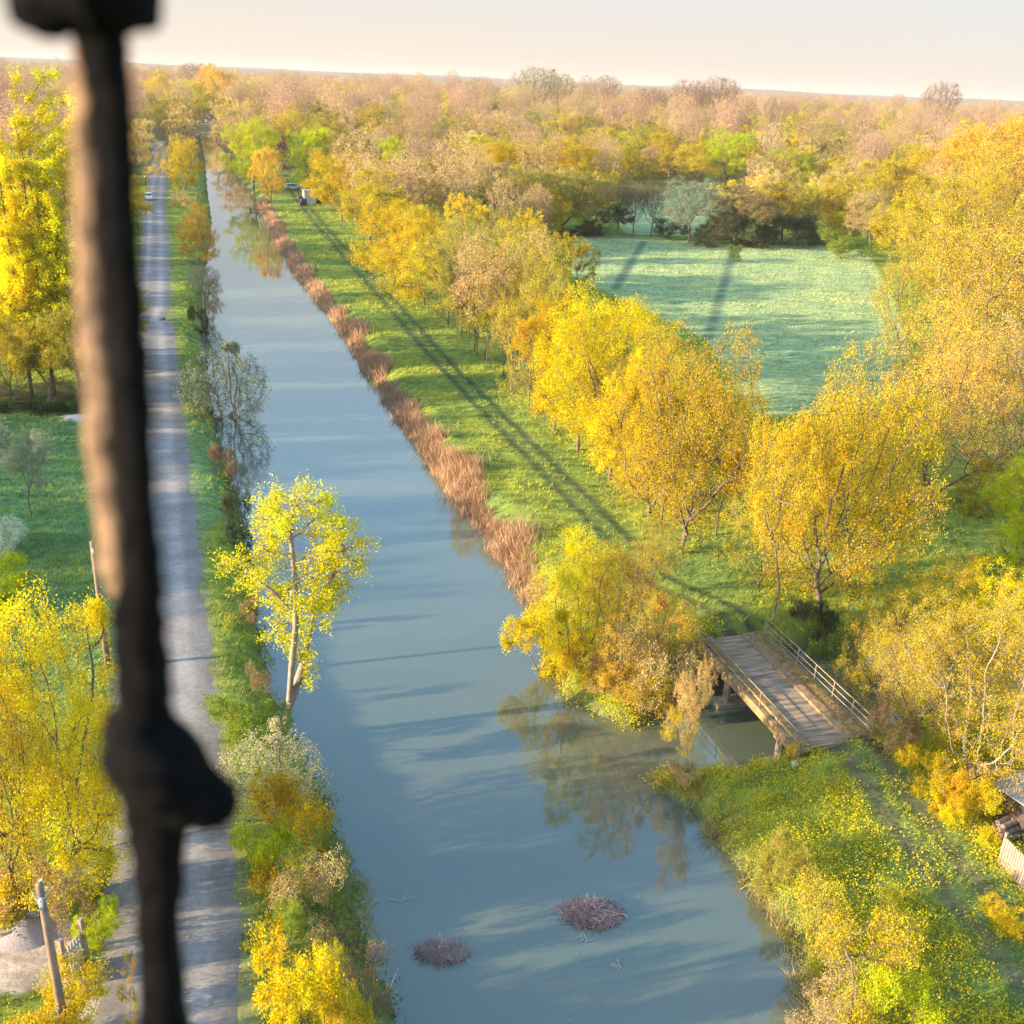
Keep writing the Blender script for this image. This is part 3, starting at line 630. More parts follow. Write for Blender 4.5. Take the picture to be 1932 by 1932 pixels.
# ---- around the bridge
for k, u, v, vt, w, c, l, s in [
    ('finelush', 1085, 1300, 1050, 165, 'yellow', 'bright yellow tree leaning over the water left of the bridge', 1),
    ('bush', 1035, 1290, 1175, 130, 'yellow', 'bright yellow bush hanging over the canal', 0),
    ('finetwig', 1175, 1355, 1085, 190, 'orange', 'orange gold twiggy tree between yellow tree and bridge', 0),
    ('scrub', 1235, 1385, 1200, 150, 'tan', 'tan twiggy shrub at the mouth of the side channel', 1),
    ('twiggy', 1240, 1350, 1150, 130, 'mustard', 'mustard twiggy tree just left of the bridge abutment', 2),
    ('bush', 1105, 1352, 1285, 100, 'gold', 'golden bush at the water edge under the bright yellow leaning tree', 1),
    ('bush', 1150, 1375, 1310, 90, 'tan', 'tan bush at the water edge under the orange gold tree', 2),
    ('scrub', 1205, 1392, 1300, 110, 'gold', 'golden waterside scrub hanging over the mouth of the side channel', 2),
    ('bush', 1262, 1378, 1300, 90, 'brown', 'dark brown bush at the mouth of the side channel', 0),
    ('sparse', 1290, 1478, 1262, 72, 'tan', 'thin leafy sapling standing on the bank tip before the bridge', 0),
    ('sparse', 1268, 1455, 1330, 60, 'mustard', 'short thin sapling beside the thin leafy one at the bank tip', 1),
    ('scrub', 1300, 1318, 1248, 50, 'brown', 'dark brown twiggy shrub touching the left side of the bridge', 2),
    ('sparse', 1205, 1130, 985, 120, 'olive', 'thin olive sapling on the grass left of the track', 2),
    ('finetwig', 1535, 1228, 755, 300, 'gold', 'large many-limbed golden tree standing right behind the bridge', 1),
    ('finelush', 1600, 1110, 745, 210, 'yellow', 'tall yellow tree with straight dark trunk behind the bridge', 1),
    ('sparse', 1455, 1185, 765, 140, 'gold', 'slender golden tree with thin pole trunk at the bridge head', 1),
    ('twiggy', 1430, 1110, 850, 150, 'mustard', 'mustard haze of twigs left of the slender golden tree', 0),
    ('bush', 1592, 1300, 1190, 120, 'green', 'dark green bush beside the right bridge railing', 1),
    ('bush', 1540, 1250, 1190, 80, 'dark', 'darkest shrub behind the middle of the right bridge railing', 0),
    ('twiggy', 1650, 1340, 1120, 190, 'gold', 'golden twiggy tree right of the bridge railing', 1),
    ('twiggy', 1720, 1400, 1130, 210, 'mustard', 'tan mustard twiggy tree right of the bridge end', 2),
    ('bush', 1690, 1420, 1330, 100, 'brown', 'brown bramble bush at the near right end of the bridge', 1),
    ('finetwig', 1832, 1478, 1105, 290, 'gold', 'crooked pale trunked tree above the fenced garden', 0),
    ('finetwig', 1935, 1440, 1090, 220, 'gold', 'golden tree cut by the right edge behind the crooked pale tree', 2),
    ('round', 1880, 1260, 1030, 190, 'yellow', 'yellow tree in the clump at the right edge', 1),
    ('twiggy', 1760, 1260, 1040, 190, 'gold', 'golden bushy tree in the middle of the clump right of the bridge', 0)]:
    T(k, u, v, vt, w, c, l, seed=s, pale=('pale' in l.split()))
# ---- the great lit mass on the right
for k, u, v, vt, w, c, l, s in [
    ('lush', 1915, 1085, 850, 150, 'lime', 'bright lime green tree at the right edge of the photo', 0),
    ('twiggy', 1755, 960, 560, 260, 'orange', 'orange willow bordering the field, with drooping lower boughs', 0),
    ('twiggy', 1850, 930, 600, 260, 'tan', 'tan twiggy willow behind the lime green tree', 1),
    ('twiggy', 1700, 760, 430, 150, 'mustard', 'mustard willow at the right corner of the field', 2),
    ('twiggy', 1800, 800, 400, 280, 'orange', 'broad orange willow with dark forked trunk', 1),
    ('twiggy', 1910, 790, 380, 260, 'orange', 'orange willow cut by the right edge, mid height', 2),
    ('round', 1700, 560, 330, 160, 'mustard', 'mustard tree above the right corner of the field', 0),
    ('twiggy', 1790, 600, 300, 220, 'gold', 'golden willow in the upper part of the lit right wood', 0),
    ('twiggy', 1890, 580, 250, 240, 'orange', 'tall orange willow in the upper right wood', 1),
    ('lush', 1850, 440, 215, 180, 'orange', 'orange rounded crown near the skyline at the right', 2),
    ('lush', 1925, 430, 200, 160, 'gold', 'golden rounded crown in the top right corner of the wood', 0),
    ('round', 1750, 420, 280, 130, 'gold', 'golden crown right of the bare pink skyline tree', 1),
    ('round', 1680, 420, 300, 120, 'mustard', 'mustard crown in the wood below the bare pink skyline tree', 2),
    ('bare', 1758, 280, 155, 66, 'pink', 'bare pink tree standing alone on the skyline at right', 0),
    ('bush', 1845, 960, 880, 120, 'mustard', 'mustard shrub under the tan twiggy willow', 2)]:
    T(k, u, v, vt, w, c, l, seed=s, group='lit wood right of the field' if k != 'bare' else None)
# ---- far side of the field
for k, u, v, vt, w, c, l, s in [
    ('lush', 1062, 440, 318, 165, 'olive', 'olive green rounded willow left of the field end', 1),
    ('round', 1005, 440, 320, 130, 'olive', 'grey olive tree left of the rounded olive willow', 0),
    ('round', 1110, 430, 340, 90, 'brown', 'brown shaded tree at the left corner of the field end', 2),
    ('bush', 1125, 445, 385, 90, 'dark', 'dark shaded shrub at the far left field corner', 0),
    ('bare', 1165, 440, 350, 50, 'brown', 'bare dark thin tree at the field end, leftmost', 1),
    ('bare', 1195, 442, 345, 50, 'brown', 'bare dark thin tree at the field end, middle one', 2),
    ('bare', 1228, 444, 350, 55, 'brown', 'bare dark thin tree at the field end, rightmost', 0),
    ('bush', 1260, 450, 408, 60, 'dark', 'dark low shrub at the field end beside the bare trees', 1),
    ('round', 1300, 458, 335, 120, 'silver', 'grey green tree behind the middle of the field end', 1),
    ('bush', 1340, 463, 395, 90, 'dark', 'dark shrub below the grey green tree', 2),
    ('round', 1385, 462, 350, 110, 'brown', 'brown olive tree at the right half of the field end', 0),
    ('bush', 1420, 463, 400, 100, 'dark', 'dark hedge shrub left half of the right field end', 0),
    ('bush', 1480, 462, 400, 100, 'dark', 'dark hedge shrub in the middle of the right field end', 1),
    ('round', 1475, 455, 345, 120, 'olive', 'olive tree above the dark hedge shrubs', 2),
    ('bush', 1530, 462, 405, 80, 'dark', 'dark hedge shrub under the small yellow tree', 2),
    ('lush', 1587, 455, 385, 82, 'yellow', 'small bright yellow tree at the far right field corner', 0),
    ('bush', 1592, 488, 430, 95, 'green', 'green bush below the small bright yellow tree', 1),
    ('bush', 1387, 492, 460, 26, 'green', 'tiny lone green bush out in the field', 2),
    ('round', 1560, 440, 330, 110, 'mustard', 'mustard tree behind the small bright yellow tree', 0),
    ('round', 1640, 480, 360, 110, 'tan', 'tan tree between yellow tree and lit right wood', 1),
    ('willow', 1425, 350, 248, 92, 'pale', 'pale cream domed willow in the wood behind the field', 0),
    ('lush', 1372, 350, 245, 105, 'lime', 'lime green tree left of the pale cream willow', 1),
    ('lush', 1490, 365, 280, 100, 'lime', 'lime green tree right of the pale cream willow', 2),
    ('lush', 1545, 355, 290, 70, 'lime', 'small lime tree at the right end of the lime pair', 0),
    ('round', 1310, 360, 270, 90, 'mustard', 'mustard tree left of the lime and cream group', 1),
    ('bush', 1182, 335, 300, 44, 'lime', 'small lime bush beside the far pale meadow', 2)]:
    T(k, u, v, vt, w, c, l, seed=s)
# ---- middle wood between track row and far wood
MW = 'crowns of the wood behind the track row'
for k, u, v, vt, w, c, l, s in [
    ('round', 820, 470, 330, 130, 'tan', 'tan twiggy crown behind the deep golden tree', 0),
    ('round', 775, 430, 295, 120, 'mustard', 'mustard crown left of the pink bare tops', 1),
    ('bare', 812, 400, 262, 90, 'pink', 'bare pink topped tree in the middle of the wood', 2),
    ('lush', 745, 380, 258, 90, 'lime', 'lime crown right of the broad green oak', 0),
    ('round', 880, 430, 300, 110, 'tan', 'tan crown above the olive row trees', 2),
    ('lush', 915, 380, 300, 60, 'lime', 'small lime crown in the middle of the wood', 1),
    ('lush', 900, 440, 350, 80, 'green', 'green crown peeping between tan crowns above the trunk row', 1),
    ('lush', 965, 385, 262, 130, 'gold', 'golden broad crown left of the olive willow', 2),
    ('round', 910, 360, 255, 100, 'mustard', 'mustard crown left of the golden broad crown', 0),
    ('lush', 1055, 370, 258, 130, 'gold', 'golden crown directly above the olive rounded willow', 1),
    ('lush', 995, 300, 210, 80, 'green', 'dark green crown rising out of the wood near the skyline', 0),
    ('round', 1130, 350, 240, 110, 'mustard', 'mustard crown above the dark field corner', 2),
    ('round', 1200, 330, 235, 110, 'olive', 'olive crown above the bare dark thin trees', 1),
    ('round', 1250, 340, 250, 90, 'gold', 'golden crown right of the small lime bush', 0),
    ('round', 850, 330, 222, 100, 'olive', 'olive grey crown in the upper wood above the pink tops', 1),
    ('round', 780, 320, 225, 100, 'mustard', 'mustard crown in the upper wood right of the oak', 2),
    ('round', 700, 300, 205, 90, 'mustard', 'mustard crown behind the broad green oak', 0),
    ('lush', 560, 300, 205, 80, 'mustard', 'mustard crown left of the oak near the canal head', 1),
    ('round', 1620, 350, 255, 110, 'tan', 'tan crown left of the bare pink skyline tree', 2),
    ('round', 1550, 300, 230, 100, 'mustard', 'mustard crown on the upper right of the lime group', 0),
    ('round', 1480, 300, 235, 90, 'olive', 'olive crown behind the lime pair', 1),
    ('round', 930, 300, 215, 90, 'tan', 'tan crown left of the dark green crown', 2),
    ('round', 1080, 300, 215, 100, 'gold', 'golden crown right of the dark green crown', 0),
    ('bare', 1008, 240, 126, 85, 'pale', 'pale bare tall tree on the skyline, leftmost of the skyline group', 0),
    ('bare', 1052, 235, 138, 60, 'tan', 'bare slim tree close right of the pale bare skyline tree', 1),
    ('bare', 1140, 235, 142, 50, 'pink', 'bare pink slender tree standing between the skyline groups', 2),
    ('bare', 1290, 270, 150, 70, 'pink', 'bare pink tree, left one of the broad skyline clump', 1),
    ('bare', 1345, 272, 145, 75, 'pink', 'bare pink tree, right one of the broad skyline clump', 0),
    ('bare', 1225, 250, 165, 60, 'pink', 'low bare pink tree left of the broad skyline clump', 0)]:
    T(k, u, v, vt, w, c, l, seed=s, group=MW)

# ---- the leaning riverside tree: limbs laid out from the photograph's pose, in metres
p0 = G(537, 1378, WZ + .5); dd = Pj(p0)[2]; mpp = dd / S
def rp(u, v, dy=0.0):
    """point at picture place u,v in the upright plane through the tree's foot"""
    d = fw + rt * (u - S / 2) / S - up * (v - S / 2) / S
    t = (p0[1] + dy) / d[1]; return np.array([d[0] * t, d[1] * t, HC + d[2] * t]) - p0
r = np.random.default_rng(5)
att = []
for u, v, su, sv, n in [(545, 950, 52, 30, 90), (600, 985, 40, 30, 70), (640, 1030, 42, 45, 110), (655, 1075, 25, 25, 30), (520, 1000, 45, 30, 60), (590, 1080, 55, 40, 90), (500, 1040, 30, 30, 30),
                        (440, 1060, 24, 18, 50), (480, 1085, 34, 25, 70), (520, 1120, 36, 22, 50), (600, 1140, 40, 30, 60), (560, 1165, 30, 30, 40), (540, 1200, 30, 16, 25), (580, 1250, 20, 40, 25), (620, 1110, 30, 20, 30)]:
    for _ in range(n):
        a = r.normal(0, .5, 3); att.append(rp(u + a[0] * su, v + a[1] * sv, a[2] * su * mpp * 1.1))
att = np.array(att)
st = []; 
def limb(pts, par):
    pts = [np.array(p, float) for p in pts]; last = par
    for a_, b_ in zip(pts[:-1], pts[1:]):
        m = max(1, int(np.linalg.norm(b_ - a_) / .35))
        for j in range(1, m + 1):
            st.append((a_ + (b_ - a_) * j / m, last)); last = len(st) - 1
    return last
st.append((np.zeros(3), -1))
a1 = limb([(0, 0, 0), rp(545, 1335), rp(562, 1290, .2)], 0)
limb([rp(562, 1290, .2), rp(575, 1240, .5), rp(590, 1160, .6), rp(600, 1080, .5)], a1)
a2 = limb([rp(545, 1335), rp(550, 1260, -.3), rp(558, 1180, -.4), rp(555, 1080, -.3), rp(548, 1000)], 8)
limb([rp(556, 1160, -.4), rp(515, 1115, -.5), rp(470, 1085, -.6)], a2 - 6)
limb([rp(590, 1160, .6), rp(625, 1090, .4), rp(650, 1050)], a1 + 6)
kk = dict(KINDS['round']); kk.update(H=11, W=7, cb=.2, nl=26000, ls=.105, sp=.26, tw=2.2, trop=.15)
TV, TF, LV, LF, tone, _, _ = gen_tree('round', 91, att=att, start=st, kk=kk, trunk_r=.19)
ht = empty('riverside_tree', tuple(p0), 0, 'leaning yellow green tree with open tufted crown, alone at the left waterline', 'tree')
ob('trunk', npmesh('trunk', TV, TF, mats=[BARKP], smooth=True), ht)
o = ob('crown', npmesh('crown', LV, LF, fattr=tone, mats=[LEAF]), ht); o.color = (.62, .58, .015, 1)

# ---- far woodland: one mass beyond the nearer crowns
pc = bpy.data.collections.new('woodland_kinds'); TWIGP = simple('pink_twigs', (.42, .27, .2), .95, (.3, .19, .14), 2)
for i, (kind, seed, col) in enumerate([('round', 11, 'tan'), ('round', 12, 'mustard'), ('bare', 13, 'pink'), ('bare', 14, 'tan'), ('lush', 15, 'gold'), ('round', 16, 'tan'), ('sparse', 17, 'mustard'), ('lush', 18, 'olive')]):
    TV, TF, LV, LF, tone, H, W = gen_tree(kind, seed, lod=.28)
    me = npmesh('woodland_kind', np.concatenate([TV, LV]), np.concatenate([TF, LF + len(TV)]), fattr=np.concatenate([np.full(len(TF), .5), tone]), mats=[BARK if kind != 'bare' else TWIGP, leafmat('leaf_' + col, fixed=PAL[col])], midx=np.r_[np.zeros(len(TF)), np.ones(len(LF))])
    o = bpy.data.objects.new('woodland_kind_%s' % 'abcdefgh'[i], me); o.color = (*PAL[col], 1); pc.objects.link(o)
r = np.random.default_rng(42); pts = []; kid = []; scl = []
for y0, y1, sp_, xa, xb in [(150, 300, 9.5, -.60, .62), (300, 520, 10, -.62, .60), (520, 900, 13, -.62, .6), (900, 1700, 20, -.62, .6), (1700, 3200, 38, -.62, .62)]:
    y = y0
    while y < y1:
        for x in np.arange(xa * y, xb * y, sp_):
            pts.append((x + r.uniform(-.5, .5) * sp_, y + r.uniform(-.5, .5) * sp_)); scl.append(1 if y < 900 else 1.25)
        y += sp_
pts = np.array(pts); scl = np.array(scl, float)
s_ = sdf(pts); rdd = seg_dist(pts, ROADA, False); trd = seg_dist(pts, TRKN, False)
m = (s_ > 5) & (rdd > 7) & (trd > 7)
m &= ~(inside(pts, FIELD) | inside(pts, FIELD2)) & (np.minimum(seg_dist(pts, FIELD), seg_dist(pts, FIELD2)) > 4)
m &= ~((pts[:, 0] < rdd * 0 - 20) & (pts[:, 1] < 140))
pu = np.array([Pj([a, b_, 0])[0] for a, b_ in pts]); pv = np.array([Pj([a, b_, 0])[1] for a, b_ in pts])
m &= (pu > -160) & (pu < 2100)
gap = (pu > 540) & (pu < 640) & (pv > 330) & (pv < 460); m &= ~gap      # the glade with the hut
pts = pts[m]; scl = scl[m]
patch = vnoise(pts, 60, 5) + r.normal(0, .55, len(pts)); fard = np.hypot(*pts.T)
kidx = np.digitize(patch, [-1.0, -.55, -.2, .1, .45, .8, 1.1]); table = np.array([7, 1, 0, 4, 6, 5, 3, 2]); kidx = table[kidx]
kidx = np.where((fard > 430) & (r.uniform(size=len(pts)) < .4), r.choice([2, 0, 1, 3, 4, 6, 7], len(pts)), kidx)
zz = zfun(pts); hs_ = scl * r.uniform(.6, 1.0, len(pts)) * np.where((kidx == 2) | (kidx == 3), 1.25, 1) * np.interp(fard, [150, 300, 420, 900, 1500], [1, 1.05, 1.3, 1.35, 1.15]) * (1 + .22 * np.clip(vnoise(pts, 130, 15), -1, 1))
me = npmesh('far_woodland', np.column_stack([pts, zz - .1]), np.zeros((0, 4), int)) if False else bpy.data.meshes.new('far_woodland')
me.vertices.add(len(pts)); me.vertices.foreach_set('co', np.column_stack([pts, zz - .1]).astype(np.float32).ravel())
a = me.attributes.new('kid', 'INT', 'POINT'); a.data.foreach_set('value', kidx.astype(np.int32))
a = me.attributes.new('size', 'FLOAT', 'POINT'); a.data.foreach_set('value', hs_.astype(np.float32))
a = me.attributes.new('turn', 'FLOAT', 'POINT'); a.data.foreach_set('value', r.uniform(0, 6.28, len(pts)).astype(np.float32))
fwd = ob('far_woodland', me); tag(fwd, 'hazy far wood of tan, pink and golden trees reaching the horizon', 'woodland', kind='stuff')
ng = bpy.data.node_groups.new('woodland', 'GeometryNodeTree'); ng.interface.new_socket('Geometry', in_out='INPUT', socket_type='NodeSocketGeometry'); ng.interface.new_socket('Geometry', in_out='OUTPUT', socket_type='NodeSocketGeometry')
gn = ng.nodes.new; gl = ng.links.new
gi = gn('NodeGroupInput'); go = gn('NodeGroupOutput'); ip = gn('GeometryNodeInstanceOnPoints'); ci = gn('GeometryNodeCollectionInfo')
ci.inputs['Collection'].default_value = pc; ci.inputs['Separate Children'].default_value = True; ci.inputs['Reset Children'].default_value = True
def nattr(nm, ty): 
    q = gn('GeometryNodeInputNamedAttribute'); q.data_type = ty; q.inputs[0].default_value = nm; return q.outputs[0]
cx = gn('ShaderNodeCombineXYZ'); gl(nattr('turn', 'FLOAT'), cx.inputs[2])
gl(gi.outputs[0], ip.inputs['Points']); gl(ci.outputs[0], ip.inputs['Instance']); ip.inputs['Pick Instance'].default_value = True
gl(nattr('kid', 'INT'), ip.inputs['Instance Index']); gl(nattr('size', 'FLOAT'), ip.inputs['Scale']); gl(cx.outputs[0], ip.inputs['Rotation']); gl(ip.outputs[0], go.inputs[0])
md = fwd.modifiers.new('woodland', 'NODES'); md.node_group = ng
print('far wood trees', len(pts))

# ======================================================================== OBJECTS
# ---- grasses, reeds and undergrowth: countless, so one object per kind of growth
def blades(P2, z0, h, w, n, lean, r, wind=(0, 0)):
    m = len(P2) * n; c = np.repeat(np.column_stack([P2, z0]), n, 0); hh = np.repeat(h, n) * r.uniform(.55, 1.15, m); c[:, :2] += r.normal(0, .09, (m, 2)) * (np.repeat(h, n)[:, None] / .35)
    a = r.uniform(0, 6.28, m); ww = w * r.uniform(.6, 1.4, m) * np.repeat(np.clip(np.hypot(*P2.T) / 45, 1, 3), n)
    sd_ = np.stack([np.cos(a), np.sin(a), 0 * a], 1) * ww[:, None] / 2
    tip = c + np.column_stack([r.normal(wind[0], lean, m) * hh, r.normal(wind[1], lean, m) * hh, hh])
    V = np.stack([c - sd_, c + sd_, tip], 1).reshape(-1, 3); return V, np.arange(m * 3).reshape(-1, 3), np.repeat(r.uniform(0, 1, len(P2)), n) * .6 + r.uniform(0, .4, m)
def scatter(x0, x1, y0, y1, dens, r):
    n = int((x1 - x0) * (y1 - y0) * dens); q = np.column_stack([r.uniform(x0, x1, n), r.uniform(y0, y1, n)])
    d = q[:, 1] * math.cos(PITCH) + HC * math.sin(PITCH); u_ = S / 2 + S * (q[:, 0] * rt[0] + q[:, 1] * rt[1] - HC * rt[2]) / d
    return q[(u_ > -90) & (u_ < 2040)]
r = np.random.default_rng(3)
parts = []
for (x0, x1, y0, y1, dn, hgt) in [(-40, 42, 18, 60, 24, .26), (-60, 70, 60, 110, 5, .30), (-75, 60, 110, 200, 1.7, .38), (-100, -10, 200, 330, .8, .45)]:
    q = scatter(x0, x1, y0, y1, dn, r); s_ = sdf(q); k = (s_ > .35) & (seg_dist(q, ROADA, False) > 2.55) & ~inside(q, GRAV) & ~inside(q, DRV) & ~inside(q, FIELD)
    t1 = seg_dist(q, TRKN, False); t2 = seg_dist(q, TRKS, False); k &= (np.abs(np.minimum(t1, t2) - .8) > .42) | (r.uniform(size=len(q)) < .06)
    k &= r.uniform(size=len(q)) < np.clip(1.1 - (np.abs(q[:, 0] - 11) > 60) * .5, 0, 1)
    q = q[k]; s_ = s_[k]; hh = hgt * (.7 + .5 * (vnoise(q, 3.5, 77) * .5 + .5)) * np.where(s_ < 2.2, 1.35, 1)
    parts.append(blades(q, zfun(q, s_) - .02, hh * r.uniform(.6, 1.2, len(q)), .02 if y0 < 50 else .03, 6 if y0 < 50 else 4, .5, r, (.25, .1)))
def join(parts):
    V = []; Fs = []; A_ = []; n = 0
    for v, f, a in parts: V.append(v); Fs.append(f + n); A_.append(a); n += len(v)
    return np.concatenate(V), np.concatenate(Fs), np.concatenate(A_)
GR = stuffmat('grass_blades', (.17, .31, .13), (.36, .42, .08), (.62, .56, .04), .13, .4)
V, F_, A_ = join(parts); g = ob('grass', npmesh('grass', V, F_, fattr=A_, mats=[GR])); tag(g, 'rough green grass on the banks and verges', 'grass', kind='stuff'); print('grass', len(F_))
q = scatter(3, 22, 18, 44, 30, r); s_ = sdf(q); k = (seg_dist(q, np.array(rws), False) < 1.1) & (s_ > -.3) & (r.uniform(size=len(q)) < .5 + .5 * vnoise(q, 2, 71)); q = q[k]
V, F_, A_ = blades(q, np.maximum(zfun(q), WZ), np.full(len(q), .55), .03, 7, .7, r, (-.5, -.2)); g = ob('bank_straw', npmesh('bank_straw', V, F_, fattr=A_, mats=[stuffmat('bank_straw', (.30, .22, .08), (.46, .36, .10), (.60, .48, .16), .5, .3)])); tag(g, 'tan straw and dead stems along the near right waterline', 'dead grass', kind='stuff')
q = scatter(5, 75, 90, 222, 5.0, r); q = q[inside(q, FIELD) & (r.uniform(size=len(q)) < .55 + .45 * np.sin(q[:, 1] * 1.25 + .6 * vnoise(q, 14, 8) * 3))]
GF = stuffmat('frosted_grass', (.26, .38, .19), (.38, .48, .22), (.60, .60, .20), .12, .3)
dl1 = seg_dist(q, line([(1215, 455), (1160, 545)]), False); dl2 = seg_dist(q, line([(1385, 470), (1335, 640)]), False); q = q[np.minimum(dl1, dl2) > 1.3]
V, F_, A_ = blades(q, zfun(q), np.full(len(q), .22), .03, 5, .7, r, (.6, .1)); g = ob('meadow_grass', npmesh('meadow_grass', V, F_, fattr=A_, mats=[GF])); tag(g, 'frosty blue green meadow grass in the field', 'grass', kind='stuff')
q = scatter(-52, -18, 38, 90, 9, r); k = (seg_dist(q, ROADA, False) > 3.2) & (q[:, 0] < np.interp(q[:, 1], ROADA[:, 1], ROADA[:, 0])); q = q[k]
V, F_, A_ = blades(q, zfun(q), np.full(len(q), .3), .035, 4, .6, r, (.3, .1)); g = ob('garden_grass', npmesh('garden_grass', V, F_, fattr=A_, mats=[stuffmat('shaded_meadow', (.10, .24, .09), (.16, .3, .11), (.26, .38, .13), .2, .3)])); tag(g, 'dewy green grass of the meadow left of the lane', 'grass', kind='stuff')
# reeds on the right waterline
rl = np.array(rwn); L_ = []
q = scatter(-62, 4, 46, 250, 22, r); dR = seg_dist(q, rl, False); s_ = sdf(q)
band = np.clip(.72 + .75 * vnoise(q, 15, 51) + .4 * vnoise(q, 3, 53), .12, 1.9); k = (dR < band + r.normal(0, .28, len(q)) + .35) & (q[:, 1] > 52) & (s_ < band + .3) & (s_ > -.75) & (r.uniform(size=len(q)) < np.where(q[:, 1] > 110, .5, .95))
q = q[k]; s_ = s_[k]; hh = (1.25 + .55 * vnoise(q, 3.6, 52)) * np.clip(.55 + .35 * np.maximum(band[k], 0), .5, 1.1) * r.uniform(.75, 1.2, len(q)) * np.where(s_ < 0, .75, 1)
V, F_, A_ = blades(q, np.maximum(zfun(q, s_), WZ - .1), hh, .038, 9, .30, r, (-.12, -.1)); RD = stuffmat('dry_reed', (.30, .17, .10), (.46, .29, .18), (.60, .41, .25), .5, .25)
g = ob('reed_bed', npmesh('reed_bed', V, F_, fattr=A_, mats=[RD])); tag(g, 'rust brown dry reeds along the right waterline', 'reeds', kind='stuff'); print('reeds', len(F_))
# low leafy growth
def leafy(q, hmax, n, size, r):
    s_ = sdf(q); c = np.repeat(np.column_stack([q, zfun(q, s_)]), n, 0); m = len(c); hz = np.repeat(hmax, n)
    c[:, :2] += r.normal(0, .16, (m, 2)); c[:, 2] += np.abs(r.normal(.5, .35, m)) * hz
    V, F_ = leaves(c, size, r, .5); return V, F_, np.clip(np.repeat(r.uniform(0, 1, len(q)), n) * .6 + r.uniform(0, .4, m), 0, 1)
P_ = []
q = scatter(4, 40, 18, 43, 26, r); s_ = sdf(q); t2 = seg_dist(q, TRKS, False)
den = .35 + .5 * vnoise(q, 3.2, 61); k = (s_ > .1) & ((t2 > 1.5) | (r.uniform(size=len(q)) < .12)) & (r.uniform(size=len(q)) < den + .4); q = q[k]
P_.append(leafy(q, .20 + .45 * np.clip(vnoise(q, 2.3, 62) * .5 + .5, 0, 1), 20, .085, r))
q = scatter(2, 60, 43, 96, 7, r); s_ = sdf(q); t1 = seg_dist(q, TRKN, False); k = (s_ > .2) & (t1 > 2.6) & ~inside(q, FIELD) & (r.uniform(size=len(q)) < .35 + .5 * vnoise(q, 5, 63)); q = q[k]
P_.append(leafy(q, .25 + .5 * np.clip(vnoise(q, 4, 64), 0, 1), 11, .11, r))
q = scatter(-1, 12, 38, 52, 40, r); s_ = sdf(q); k = (s_ > -.3) & (s_ < 2.4) & (r.uniform(size=len(q)) < .8); q = q[k]; P_.append(leafy(q, np.full(len(q), .35), 10, .10, r))
V, F_, A_ = join(P_); UG = stuffmat('weed_leaves', (.40, .40, .03), (.52, .46, .025), (.60, .47, .02), .35, .35)
g = ob('undergrowth', npmesh('undergrowth', V, F_, fattr=A_, mats=[UG])); tag(g, 'yellow green weeds and brambles covering the right bank', 'undergrowth', kind='stuff')
P_ = []
q = scatter(-30, -4, 18, 60, 14, r); rd_ = seg_dist(q, ROADA, False); s_ = sdf(q); k = (rd_ > 2.3) & (s_ > .2) & ~inside(q, GRAV) & (r.uniform(size=len(q)) < .22 + .5 * vnoise(q, 2.8, 66)); q = q[k]
P_.append(leafy(q, .12 + .25 * np.clip(vnoise(q, 2.2, 67), 0, 1), 8, .10, r))
q = scatter(-24, -2, 20, 125, 16, r); s_ = sdf(q); k = (s_ < .7) & (s_ > -.35) & (q[:, 0] < np.interp(q[:, 1], A[:, 1], A[:, 0]) + 1.5) & (r.uniform(size=len(q)) < .5 + .6 * vnoise(q, 2.6, 68)); q = q[k]
P_.append(leafy(q, np.full(len(q), .55), 9, .12, r))
V, F_, A_ = join(P_); g = ob('verge_weeds', npmesh('verge_weeds', V, F_, fattr=A_, mats=[stuffmat('verge_leaves', (.08, .16, .03), (.18, .27, .03), (.44, .42, .03), .3, .3)])); tag(g, 'green weeds along the lane verge and left waterline', 'weeds', kind='stuff')
for k, u, v, vt, w, c, l, s in [
    ('scrub', 1545, 1800, 1640, 130, 'mustard', 'golden twiggy bush on the right bank just above the bottom edge', 0),
    ('scrub', 1600, 1935, 1730, 170, 'gold', 'yellow twiggy bush at the bottom edge on the right bank', 1),
    ('scrub', 1530, 1960, 1850, 130, 'straw', 'straw coloured dry scrub overhanging the water at the bottom', 2),
    ('bush', 1710, 1980, 1850, 130, 'lime', 'lime green bush touching the bottom edge beside the track', 0),
    ('scrub', 1700, 1800, 1690, 110, 'yellow', 'yellow bramble patch left of the lower track', 1),
    ('bush', 1445, 1700, 1620, 90, 'olive', 'olive bush overhanging the bank where it juts into the canal', 2),
    ('bush', 1310, 1530, 1490, 50, 'tan', 'tan tuft bush on the waterline below the bank tip', 0),
    ('bush', 1275, 1505, 1465, 44, 'straw', 'straw coloured tuft at the very tip of the bank', 1),
    ('bush', 1745, 1490, 1420, 90, 'yellow', 'yellow bush first in the row right of the lower track', 0),
    ('bush', 1785, 1530, 1465, 85, 'gold', 'golden bush second in the row right of the lower track', 2),
    ('bush', 1830, 1585, 1510, 90, 'yellow', 'yellow bush beside the corner of the plank fence', 1),
    ('bush', 1905, 1760, 1690, 100, 'yellow', 'yellow bush at the right edge below the plank fence', 2),
    ('bush', 1502, 1432, 1400, 34, 'yellow', 'small yellow bush beside the white end post of the bridge', 0)]:
    T(k, u, v, vt, w, c, l, seed=s)

